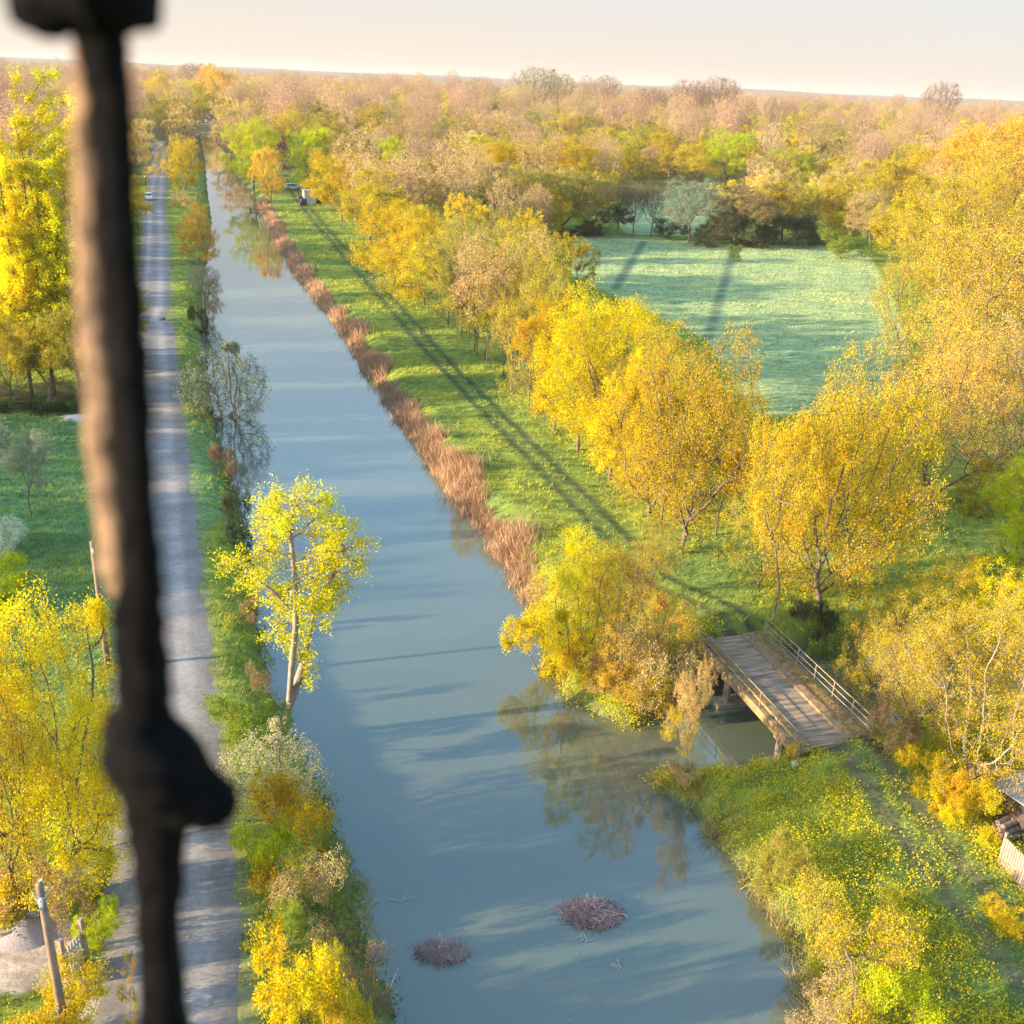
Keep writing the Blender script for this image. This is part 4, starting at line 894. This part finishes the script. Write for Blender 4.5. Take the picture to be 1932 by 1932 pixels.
# ---- the bridge
bz = DECK_Z
a_ = G(1307, 1203, bz); b_ = G(1500, 1408, bz); c_ = G(1652, 1396, bz); d_ = G(1450, 1196, bz)
m0 = (a_ + d_) / 2; m1 = (b_ + c_) / 2; ax = m1 - m0; Lb = np.linalg.norm(ax); ax /= Lb; sx = np.array([-ax[1], ax[0], 0])      # sx points right in the photo
Wb = abs((d_ - a_) @ sx) * .5 + abs((c_ - b_) @ sx) * .5; print('bridge', Lb, Wb, m0, m1)
ctr_ = (m0 + m1) / 2; rzb = math.atan2(ax[1], ax[0])
br = empty('footbridge', (ctr_[0], ctr_[1], 0), rzb, 'old narrow concrete bridge with thin railings over the side channel', 'bridge')
hl = Lb / 2; hw = Wb / 2                                # local x: towards the camera end, local y: right side of the photo
# local frame: x along the deck (near end +), y = right in photo (sx)
DECKM = simple('shadow_streaked_deck', (.38, .28, .19), .9, (.13, .09, .055), 1.0, .5)  # brown concrete; railing and plant shadows are painted in as cross streaks
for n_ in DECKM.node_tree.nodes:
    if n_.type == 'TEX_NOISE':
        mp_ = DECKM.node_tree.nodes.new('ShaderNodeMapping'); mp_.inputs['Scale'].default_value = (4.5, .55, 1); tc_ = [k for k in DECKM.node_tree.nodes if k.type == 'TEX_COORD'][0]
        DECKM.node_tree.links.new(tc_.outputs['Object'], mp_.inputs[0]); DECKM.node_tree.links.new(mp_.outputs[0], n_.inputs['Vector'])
MOSSM = simple('mossy_kerb', (.34, .22, .08), .95, (.13, .10, .07), 3.2, .6)
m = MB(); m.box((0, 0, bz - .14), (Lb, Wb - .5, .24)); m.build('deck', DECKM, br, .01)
m = MB()
for s in (-1, 1): m.box((0, s * (hw - .1), bz - .2), (Lb + .1, .28, .44))
m.build('edge_beam', MOSSM, br, .03)
m = MB(); m.box((0, hw - .85, bz + .03), (Lb - .1, 1.14, .16)); m.build('raised_walkway', simple('dirty_walkway', (.34, .21, .10), .95, (.16, .11, .07), 3, .4), br, .02)
m = MB(); m.box((0, -hw + .55, bz + .03), (Lb - .1, .5, .14)); m.build('kerb', MOSSM, br, .02)
rr_ = np.random.default_rng(31); nq = 1500; yl = np.where(rr_.uniform(size=nq) < .75, hw - .3 - np.abs(rr_.normal(0, .45, nq)), -hw + .3 + np.abs(rr_.normal(0, .3, nq)))
V, F_ = leaves(np.column_stack([rr_.uniform(-hl, hl, nq), yl, np.full(nq, bz + .13)]), .10, rr_, 3); lt = ob('leaf_litter', npmesh('leaf_litter', V, F_, fattr=rr_.uniform(0, 1, nq), mats=[LEAF]), br); lt.color = (.36, .24, .05, 1); lt['kind'] = 'stuff'
for s, nr in ((1, 3), (-1, 2)):
    y = s * (hw - .04)
    for k in range(7):
        x = -hl + .15 + (Lb - .3) * k / 6; m = MB(); m.box((x, y, bz + .44), (.05, .045, .9)); m.build('railing_post', RAILM, br)
    for k in range(nr):
        m = MB(); zz_ = bz + .88 - k * (.33 if nr == 3 else .45); m.bar((-hl, y, zz_), (hl, y, zz_), .024, n=6); m.build('rail', RAILM, br)
for x in (-hl * .38, hl * .66):
    m = MB(); m.box((x, 0, bz - .46), (.5, Wb - .1, .36)); m.build('crosshead', CONC, br, .02)
    for s in (-1, 0, 1):
        m = MB(); m.bar((x, s * (hw - .35), bz - .6), (x, s * (hw - .35), WZ - 1.0), .2, .21, 12); m.build('pier', CONC, br, smooth=False)
    m = MB(); m.box((x, 0, WZ + .12), (.75, Wb + .5, .3)); m.build('footing', CONC, br, .02)
for s in (-1, 1):
    m = MB(); m.box((s * (hl + .12), 0, -.35), (.3, Wb + .2, 1.5)); m.build('abutment', CONC, br, .02)
m = MB(); m.box((hl + .25, -hw - .12, -.1), (.28, .26, 1.1)); m.build('end_post', WHITE, br, .02)

# ---- wooden poles
def pole(u, v, h, label, wires):
    p = G(u, v, h); zb = Z(p[0], p[1]); t = empty('utility_pole', (p[0], p[1], zb - .3), 0, label, 'utility pole')
    m = MB(); m.bar((0, 0, 0), (0, 0, h - zb + .3), .15, .105, 12); m.build('pole', simple('pole_wood', (.30, .19, .11), .85, (.17, .12, .09), 2, .2), t, smooth=True)
    m = MB(); m.box((0, .0, h - .15), (.1, 1.0, .1), .4); m.build('crossarm', GREYM, t, .01)
    for k in (-1, 0, 1):
        m = MB(); c = (.0 - .4 * k * math.sin(.4), .4 * k * math.cos(.4), h - .06); m.bar(c, (c[0], c[1], c[2] + .08), .02); m.bar((c[0], c[1], c[2] + .08), (c[0], c[1], c[2] + .16), .055, .04, 8); m.build('insulator', WHITE, t)
    if wires:
        m = MB(); rr = random.Random(4)
        for k in range(7):
            a0 = rr.uniform(0, 6.28); pr = None
            for j in range(9):
                t_ = a0 + j * .6; q_ = (math.cos(t_) * (.12 + .015 * k), math.sin(t_) * (.12 + .015 * k), h - .3 + .05 * k + .05 * math.sin(j))
                if pr: m.bar(pr, q_, .009, n=4)
                pr = q_
        m.build('cable_coil', GREYM, t)
    return t
pole(74, 1668, 7.0, 'leaning view of a brown wooden pole by the gravel yard', True)
pole(173, 1022, 7.0, 'thin wooden pole at the meadow corner left of the iron bar', False)

# ---- vehicles
def car(u, v, rz, col, label):
    p = G(u, v); t = empty('parked_car', (p[0], p[1], Z(p[0], p[1]) + .03), rz, label, 'car')
    prof = [(-2.05, .35), (-2.08, .75), (-1.9, .95), (-1.75, 1.0), (-1.35, 1.42), (-.9, 1.5), (.2, 1.5), (.55, 1.42), (1.1, .98), (1.9, .85), (2.08, .7), (2.1, .35)]
    bm = MB(); n = len(prof); rows = []
    for yy_, sc in ((-.88, 0), (-.8, 1), (.8, 1), (.88, 0)):
        rows.append([(x, yy_ * (1 - .16 * max(0, (z_ - .95) / .55)), z_ - (0 if sc else .03)) for x, z_ in prof])
    vs = [q for r_ in rows for q in r_]; fs = [(i * n + j, i * n + j + 1, (i + 1) * n + j + 1, (i + 1) * n + j) for i in range(3) for j in range(n - 1)]
    fs += [tuple(range(n)), tuple(range(4 * n - 1, 3 * n - 1, -1)), (n - 1, 0, 3 * n, 4 * n - 1)]
    bm.add(vs, fs); bm.build('body', simple('car_paint', col, .3, tuple(k * .9 for k in col)), t)
    for nm, pts in (('windscreen', [(.63, 1.40), (1.04, 1.03)]), ('rear_window', [(-1.38, 1.38), (-1.68, 1.06)])):
        m = MB(); (x0, z0), (x1, z1) = pts; s = .03 if x0 > 0 else -.03; m.add([(x0 + s, -.66, z0 + .02), (x0 + s, .66, z0 + .02), (x1 + s, .74, z1 + .02), (x1 + s, -.74, z1 + .02)], [(0, 1, 2, 3)]); m.build(nm, GLASS, t)
    for s in (-1, 1):
        m = MB(); m.add([(-1.3, s * .80, 1.36), (.45, s * .80, 1.38), (.9, s * .89, 1.0), (-1.55, s * .89, 1.0)], [(0, 1, 2, 3) if s > 0 else (3, 2, 1, 0)]); m.build('side_window', GLASS, t)
        for x in (-1.3, 1.3):
            m = MB(); m.bar((x, s * .68, .32), (x, s * .9, .32), .32, n=16); w_ = m.build('wheel', RUBBER, t); m = MB(); m.bar((x, s * .9, .32), (x, s * .915, .32), .19, n=12); m.build('rim', GREYM, w_)
        m = MB(); m.box((2.08, s * .62, .68), (.06, .3, .14)); m.build('headlight', WHITE, t); m = MB(); m.box((-2.07, s * .68, .78), (.06, .22, .16)); m.build('tail_light', simple('red_lens', (.4, .02, .02), .3), t)
    return t
hd = math.atan2(225 - 184.8, -79 + 65.2)
car(280, 377, hd + math.pi, (.75, .76, .78), 'white hatchback parked on the far lane beside the iron bar')
car(553, 357, .3, (.6, .62, .66), 'small grey car in the glade behind the white hut')

# ---- hut, landing stage, buildings at the canal head
p = G(584, 384); t = empty('hut', (p[0], p[1], Z(*p[:2])), .35, 'small white box hut on the grass at the far bend of the track', 'hut')
m = MB(); m.box((0, 0, 1.45), (2.7, 2.4, 2.9)); m.build('wall', simple('hut_wall', (.55, .54, .52), .8, (.45, .44, .43), 2), t, .02)
m = MB(); m.box((0, 0, 2.98), (3.1, 2.8, .14)); m.build('roof', GREYM, t); m = MB(); m.box((1.38, 0, 1.0), (.05, .9, 1.95)); dd_ = m.build('door', DARKW, t)
m = MB(); m.bar((1.41, .3, 1.0), (1.47, .3, 1.0), .03); m.build('handle', GREYM, dd_)
m = MB(); m.box((-2.0, .2, .8), (1.1, 1.6, 1.6)); m.build('side_lean_to', DARKW, t)
for u, v, l in ((572, 388, 'dark crate stack left of the white hut'), (602, 384, 'dark tarpaulin heap right of the white hut')):
    p = G(u, v); t = empty('crate_stack', (p[0], p[1], Z(*p[:2])), .4, l, 'crates')
    for k in range(2): m = MB(); m.box((.1 * k, 0, .4 + .75 * k), (1.6 - .3 * k, 1.3, .7)); m.build('crate', DARKW, t, .02)
p = G(484, 396, WZ + .3); t = empty('landing_stage', (p[0], p[1], WZ), -1.2, 'dark wooden landing stage on the water below the orange tree', 'landing stage')
m = MB()
for k in range(9): m.box((0, -1.5 + k * .37, .35), (1.7, .33, .07))
m.build('planking', DARKW, t)
for x in (-.75, .75):
    for y in (-1.4, 1.4): m = MB(); m.bar((x, y, -1), (x, y, .75), .08, n=8); m.build('post', DARKW, t)
def cottage(u, v, w, dp, h, rz, label, wall, roofc):
    p = G(u, v); t = empty('cottage', (p[0], p[1], Z(*p[:2])), rz, label, 'house')
    m = MB(); m.box((0, 0, h / 2), (w, dp, h)); m.build('wall', wall, t)
    m = MB(); e = .35; rh = dp * .42
    m.add([(-w / 2 - e, -dp / 2 - e, h - .1), (w / 2 + e, -dp / 2 - e, h - .1), (w / 2 + e, dp / 2 + e, h - .1), (-w / 2 - e, dp / 2 + e, h - .1), (-w / 2 - e, 0, h + rh), (w / 2 + e, 0, h + rh)], [(0, 1, 5, 4), (2, 3, 4, 5), (0, 4, 3), (1, 2, 5), (3, 2, 1, 0)]); rf = m.build('roof', roofc, t)
    m = MB(); m.box((w * .3, 0, h + rh), (.7, .6, 1.4)); m.build('chimney', CONC, rf)
    for x in (-w * .3, w * .3):
        m = MB(); m.box((x, -dp / 2 - .02, h * .55), (1.0, .08, 1.3)); wf_ = m.build('window', GLASS, t); m = MB(); m.box((x, -dp / 2 - .05, h * .55 - .7), (1.2, .14, .08)); m.build('sill', WHITE, wf_)
    m = MB(); m.box((0, -dp / 2 - .03, 1.05), (1.0, .08, 2.1)); m.build('door', DARKW, t)
cottage(309, 243, 7, 6, 3.4, .3, 'white cottage with slate roof at the far end of the lane', simple('lime_wash', (.45, .46, .48), .8, (.36, .37, .4), 1), ROOFM)
cottage(400, 230, 6, 5, 3.6, -.2, 'pale blue white house at the head of the canal', simple('pale_wall', (.30, .34, .4), .8, (.24, .28, .33), 1), ROOFM)
p = G(372, 238, -.2); t = empty('lock_footbridge', (p[0], p[1], -.2), .05, 'white railed footbridge closing the far end of the canal', 'footbridge')
m = MB(); m.box((0, 0, 0), (26, 1.2, .5)); m.build('walkway', CONC, t)
for zz_ in (.75, 1.25): m = MB(); m.bar((-13, -.5, zz_), (13, -.5, zz_), .07); m.build('rail', WHITE, t)
for k in range(9): m = MB(); m.box((-13 + 3.25 * k, -.5, .75), (.14, .14, 1.1)); m.build('post', WHITE, t)
p = G(354, 236); t = empty('lock_post', (p[0], p[1], 0), 0, 'tall white post standing by the lock at the canal head', 'post')
m = MB(); m.bar((0, 0, 0), (0, 0, 7), .22, .18, 8); m.build('shaft', WHITE, t); m = MB(); m.box((0, 0, 7.1), (.7, .7, .3)); m.build('cap', WHITE, t)

# ---- brush piles in the water
def brush(u, v, rx, ry, h, n, seed, label):
    p = G(u, v, WZ); rr = random.Random(seed); m = MB()
    for k in range(n):
        a = rr.uniform(0, 6.28); q = rr.random() ** .5; x = math.cos(a) * q * rx; y = math.sin(a) * q * ry; z_ = h * max(0, 1 - q * q) * rr.uniform(.55, 1.05) + .0
        d = rr.uniform(0, 6.28); l_ = rr.uniform(.15, .5); e = (x + math.cos(d) * l_, y + math.sin(d) * l_, z_ + rr.uniform(-.12, .14)); m.bar((x - math.cos(d) * l_ * .4, y - math.sin(d) * l_ * .4, z_ - .05), e, rr.uniform(.008, .022), .006, 4)
    core = MB(); nn_ = 20
    rings = []
    for j in range(5):
        f_ = 1 - j / 5; rings.append([(math.cos(i * 6.283 / nn_) * rx * .85 * f_ * (1 + .15 * math.sin(i * 2.3 + seed)), math.sin(i * 6.283 / nn_) * ry * .85 * f_, -.12 + h * .8 * (1 - f_ * f_)) for i in range(nn_)])
    vs = [q_ for r_ in rings for q_ in r_]; fs = [(j * nn_ + i, j * nn_ + (i + 1) % nn_, (j + 1) * nn_ + (i + 1) % nn_, (j + 1) * nn_ + i) for j in range(4) for i in range(nn_)] + [tuple(range(4 * nn_, 5 * nn_))]
    core.add(vs, fs)
    t = empty('brush_pile', (p[0], p[1], WZ), 0, label, 'brush pile', 'brush piles lying in the canal')
    m.build('sticks', STICK, t); core.build('mud_core', simple('wet_litter', (.13, .085, .08), .95, (.06, .045, .045), 6, .6), t, smooth=True)
brush(1115, 1724, 1.2, .72, .40, 1300, 1, 'larger heap of purplish brown sticks in the canal, open notch at front')
brush(832, 1798, .95, .48, .28, 800, 2, 'smaller heap of purplish brown sticks in the canal, nearer the left bank')
def branch(u, v, n, sp, seed, label, col):
    p = G(u, v, WZ + .02); rr = random.Random(seed); m = MB()
    for k in range(n):
        a = rr.uniform(0, 3.14); pr = Vector((rr.uniform(-sp, sp) * .3, rr.uniform(-sp, sp) * .3, 0))
        for j in range(4):
            q_ = pr + Vector((math.cos(a) * sp * .3, math.sin(a) * sp * .3, rr.uniform(-.01, .04))); m.bar(pr, q_, .012, .008, 4); pr = q_; a += rr.uniform(-.6, .6)
    o = m.build('floating_branch', col, None); o.location = p; tag(o, label, 'branch')
PALEST = simple('bleached_twig', (.5, .47, .42), .9, (.35, .33, .3), 3)
branch(755, 1702, 3, .5, 3, 'thin curved pale branch floating left of the larger stick heap', PALEST)
branch(1105, 1775, 4, .25, 5, 'small pale twig cluster floating below the larger stick heap', PALEST)
branch(1170, 1825, 3, .3, 6, 'pale twigs floating right below the larger stick heap', PALEST)
branch(700, 1708, 4, .4, 9, 'pale branch tangle floating beside the shaded scrub', PALEST)
r = np.random.default_rng(8); q = np.column_stack([r.uniform(-6, 11, 700), r.uniform(21, 46, 700)]); q = q[(sdf(q) < -.5)]; q = q[r.uniform(size=len(q)) < .55]
V, F_ = leaves(np.column_stack([q, np.full(len(q), WZ + .012)]), .045, r, 40); g = ob('floating_flecks', npmesh('floating_flecks', V, F_, mats=[PALEST])); tag(g, 'pale flecks of leaf and seed fluff floating on the near water', 'flotsam', kind='stuff')
# dead reed fans at the bottom of the left bank
p = G(700, 1925, WZ); m = MB(); rr = random.Random(12)
for k in range(90):
    a = rr.uniform(-.9, 1.2); l_ = rr.uniform(.8, 1.9); b0 = Vector((rr.uniform(-.35, .25), rr.uniform(-.4, .4), 0)); m.bar(b0, b0 + Vector((math.sin(a) * l_ * .8, rr.uniform(-.4, .5) * l_, math.cos(a) * l_ * .75)), .012, .004, 3)
o = m.build('dead_reed_tuft', simple('straw', (.5, .38, .22), .9, (.38, .28, .18), 3)); o.location = p; tag(o, 'fan of dead straw coloured reed stems at the bottom of the left bank', 'reeds')

# ---- yard at the lower left
for i, (u, v, sx_, sy_, sz_, l) in enumerate([(50, 1712, .55, .4, .42, 'tall pale block in the heap of stones, centre'), (38, 1720, .5, .35, .3, 'pale block left in the heap of stones'), (64, 1714, .35, .4, .48, 'peach coloured block right in the heap of stones'), (55, 1728, .6, .4, .3, 'wide pale block in front of the heap of stones'), (32, 1708, .3, .3, .25, 'smallest pale block behind the heap of stones')]):
    p = G(u, v); m = MB(); m.box((0, 0, sz_ / 2), (sx_, sy_, sz_), .4 + i, .86); o = m.build('stone_block', simple('pale_stone', (.6, .48, .36) if i == 2 else (.58, .52, .46), .9, (.42, .36, .32), 5, .3), None, .05); o.location = (p[0], p[1], Z(*p[:2])); tag(o, l, 'stone block', 'heap of stone blocks in the yard')
p = G(2, 1722); t = empty('pallet_stack', (p[0], p[1], Z(*p[:2])), .15, 'stack of dark slatted pallets at the left edge beside the stones', 'pallets')
for k in range(5):
    m = MB()
    for j in range(6): m.box((0, -.5 + j * .2, .16 + k * .17), (1.3, .12, .03))
    for x in (-.6, 0, .6): m.box((x, 0, .08 + k * .17), (.1, 1.1, .11))
    m.build('pallet', simple('grey_slat', (.2, .17, .17), .9, (.1, .09, .09), 4), t)
p = G(14, 1752); t = empty('planter_tub', (p[0], p[1], Z(*p[:2])), 0, 'round stone tub with yellow plants at the left edge of the yard', 'planter')
m = MB(); m.bar((0, 0, 0), (0, 0, .42), .5, .62, 20); m.build('tub', CONC, t); rr = np.random.default_rng(4); C = rr.normal(0, .26, (500, 3)); C[:, 2] = np.abs(C[:, 2]) * .6 + .45
V, F_ = leaves(C, .1, rr); ob('foliage', npmesh('foliage', V, F_, fattr=rr.uniform(0, 1, len(F_)), mats=[LEAF]), t).color = (.5, .4, .02, 1)
p = G(45, 1762); m = MB(); n_ = 22; vs = [(0, 0, .55)] + [(math.cos(i * 6.283 / n_) * .75 * k_, math.sin(i * 6.283 / n_) * .6 * k_, z_) for k_, z_ in ((.5, .38), (1.0, .14), (1.5, -.03)) for i in range(n_)]
fs = [(0, 1 + i, 1 + (i + 1) % n_) for i in range(n_)] + [(1 + j * n_ + i, 1 + (j + 1) * n_ + i, 1 + (j + 1) * n_ + (i + 1) % n_, 1 + j * n_ + (i + 1) % n_) for j in range(2) for i in range(n_)]
m.add(vs, fs); o = m.build('gravel_heap', simple('grey_gravel', (.36, .3, .3), .95, (.24, .2, .2), 14, .8), None, smooth=True); o.location = (p[0], p[1], 0); tag(o, 'low grey mauve heap of gravel behind the yard', 'gravel heap')
pA = G(128, 1862); pB = G(150, 1838); t = empty('garden_gate', (pA[0], pA[1], Z(*pA[:2])), math.atan2(*(pB - pA)[1::-1]), 'grey wooden gate with tall posts between yard and lane', 'gate')
for x in (0, .95): m = MB(); m.box((x, 0, 1.0), (.16, .16, 2.1)); m.build('post', WOOD, t, .01)
m = MB()
for k in range(6): m.box((.16 + k * .13, 0, .8), (.1, .04, 1.45))
for zz_ in (.35, 1.25): m.box((.48, .035, zz_), (.8, .03, .1))
m.build('gate_leaf', simple('pale_plank', (.5, .48, .44), .85, (.36, .34, .31), 4), t)
p = G(146, 790); m = MB(); m.add([(0, 0, .35)] + [(math.cos(i * 6.283 / 16) * (1.5 + .3 * math.sin(i * 2)), math.sin(i * 6.283 / 16) * 1.1, -.05) for i in range(16)], [(0, 1 + i, 1 + (i + 1) % 16) for i in range(16)])
o = m.build('rubble_heap', simple('rubble', (.45, .42, .42), .95, (.3, .27, .27), 7, .8)); o.location = (p[0], p[1], Z(*p[:2])); tag(o, 'pale rubble heap at the top corner of the shaded meadow', 'rubble heap')
# ---- fence and shed at the lower right
pA = G(1880, 1632); pB = G(1975, 1730); v_ = pB - pA; Lf = np.linalg.norm(v_); t = empty('plank_fence', (pA[0], pA[1], Z(*pA[:2])), math.atan2(v_[1], v_[0]), 'pinkish vertical plank fence at the right edge below the shed', 'fence')
m = MB(); nb = int(Lf / .135); rr = random.Random(3)
for k in range(nb): m.box((.07 + k * .135, 0, .68), (.115, .025, 1.3 + rr.uniform(-.03, .03)))
m.build('plank_panel', simple('pink_plank', (.34, .24, .21), .85, (.24, .16, .14), 5, .2), t)
for zz_ in (.3, 1.1): m = MB(); m.box((Lf / 2, .04, zz_), (Lf, .05, .09)); m.build('cross_rail', DARKW, t)
for k in range(int(Lf / 1.8) + 1): m = MB(); m.box((k * 1.8, .09, .72), (.1, .1, 1.5)); m.build('post', WOOD, t)
p = G(1945, 1575); t = empty('garden_shed', (p[0], p[1], Z(*p[:2])), .5, 'low shed with grey sheet roof cut by the right edge', 'shed')
m = MB(); m.box((.6, .4, .85), (2.6, 2.0, 1.7)); m.build('wall', DARKW, t); m = MB(); m.box((.6, .4, 1.78), (3.1, 2.5, .06)); m.build('roof', simple('pale_sheet', (.26, .26, .28), .6, (.18, .18, .19), 2), t)
p = G(1896, 1572); t = empty('log_stack', (p[0], p[1], Z(*p[:2])), .5, 'small stack of sawn logs beside the corner of the fence', 'log stack')
rr = random.Random(6)
for k in range(3):
    for j in range(4 - k): m = MB(); m.bar((-.6, -.45 + j * .26 + k * .13, .14 + k * .23), (.6 + rr.uniform(-.1, .1), -.45 + j * .26 + k * .13, .14 + k * .23), .125, n=10); m.build('log', simple('log_bark', (.24, .17, .15), .9, (.13, .09, .08), 5, .4), t)

# ---- wrought iron bar in front of the viewpoint, a hand's reach away
Y0 = .52
def fg(u, v, y=Y0):
    d = fw + rt * (u - 1200) / 2400 - up * (v - 1200) / 2400; t = y / d[1]; return Vector((d[0] * t, d[1] * t, HC + d[2] * t))
def loft(name, rows, mat, parent, y=Y0, depth=1.0, nseg=14, sq=.5, noise=.0012, sub=7):
    """rows: (u_left, u_right, v): outline of the iron seen square on; superelliptic section"""
    R_ = []
    for (a0, b0, v0), (a1, b1, v1) in zip(rows[:-1], rows[1:]):
        for k in range(sub): f_ = k / sub; f_ = f_; R_.append((a0 + (a1 - a0) * f_, b0 + (b1 - b0) * f_, v0 + (v1 - v0) * f_))
    R_.append(rows[-1]); vs = []; rr = random.Random(len(rows))
    for a0, b0, v0 in R_:
        L_, R2 = fg(a0, v0, y), fg(b0, v0, y); c = (L_ + R2) / 2; hx = (R2.x - L_.x) / 2
        j = [rr.uniform(-1, 1) * noise for _ in range(3)]
        for k in range(nseg):
            t = 6.283 * (k + .5) / nseg; cx_, sx_ = math.cos(t), math.sin(t); px_ = math.copysign(abs(cx_) ** sq, cx_); py_ = math.copysign(abs(sx_) ** sq, sx_)
            vs.append((c.x + hx * px_ + j[0] + rr.uniform(-.5, .5) * noise, c.y + hx * depth * py_ + j[1] + rr.uniform(-.5, .5) * noise, c.z))
    n = len(R_); fs = [(i * nseg + k, i * nseg + (k + 1) % nseg, (i + 1) * nseg + (k + 1) % nseg, (i + 1) * nseg + k) for i in range(n - 1) for k in range(nseg)] + [tuple(range(nseg)), tuple(range(n * nseg - 1, (n - 1) * nseg - 1, -1))]
    inv = [Vector(q) - Vector(org) for q in vs]; m = MB(); m.add(inv, fs); return m.build(name, mat, parent, smooth=True)
org = tuple(fg(300, 1200)); bar = empty('iron_bar', org, 0, 'blurred black wrought iron bar with collar knob, close in front of the view', 'iron bar')
loft('shaft', [(170, 290, -60), (178, 292, 80), (222, 306, 290), (236, 320, 540), (258, 340, 790), (280, 356, 1090), (290, 372, 1340), (270, 378, 1420), (277, 393, 1590), (285, 398, 1700), (300, 430, 1900), (318, 432, 1980), (330, 415, 2200), (338, 438, 2400), (345, 450, 2560)], IRON, bar, sq=.6)
SUNLIT = simple('sunlit_flank', (.40, .24, .14), .85, (.16, .09, .06), 40, .6)  # lighter rust-tan: sunlight on the bar's left face put into the colour
loft('added_sunlight_strip', [(172, 205, 75), (172, 226, 200), (172, 220, 290), (174, 240, 420), (174, 238, 540), (178, 250, 660), (184, 256, 790), (198, 276, 900), (208, 278, 1090), (224, 296, 1200), (238, 298, 1330), (256, 296, 1392)], SUNLIT, bar, y=Y0 + .006, sq=.7, depth=.7)  # added strip, outlined to the sunlit zone and ending where that ends
def blob(name, pts, mat, n=14):
    """round forging along a path of (u, v, radius px)"""
    P3 = [(fg(u, v, Y0 - .004), rr_ / 2400 * (Y0 * 1.28)) for u, v, rr_ in pts]; q = []
    for i in range(len(P3) - 1):
        for k in range(5): f_ = k / 5; f_ = f_ * f_ * (3 - 2 * f_); q.append((P3[i][0].lerp(P3[i + 1][0], k / 5), P3[i][1] * (1 - f_) + P3[i + 1][1] * f_))
    q.append(P3[-1]); vs = []
    for i, (c, r_) in enumerate(q):
        d = (q[min(i + 1, len(q) - 1)][0] - q[max(i - 1, 0)][0]).normalized(); e1 = d.cross(Vector((0, 1, 0))).normalized(); e2 = d.cross(e1)
        for k in range(n): t = 6.283 * k / n; vs.append(c + e1 * (r_ * math.cos(t)) + e2 * (r_ * math.sin(t)) - Vector(org))
    m = MB(); fs = [(i * n + k, i * n + (k + 1) % n, (i + 1) * n + (k + 1) % n, (i + 1) * n + k) for i in range(len(q) - 1) for k in range(n)] + [tuple(range(n)), tuple(range(len(q) * n - 1, (len(q) - 1) * n - 1, -1))]
    m.add(vs, fs); return m.build(name, mat, bar, smooth=True)
blob('collar', [(330, 1640, 30), (325, 1700, 78), (345, 1760, 102), (390, 1815, 104), (440, 1855, 84), (495, 1880, 68), (535, 1890, 52), (556, 1895, 22)], IRON)
blob('finial', [(20, -30, 20), (60, -12, 55), (110, 0, 62), (160, -30, 70), (230, -50, 90), (300, -20, 68), (345, -10, 55), (372, -14, 20)], IRON)
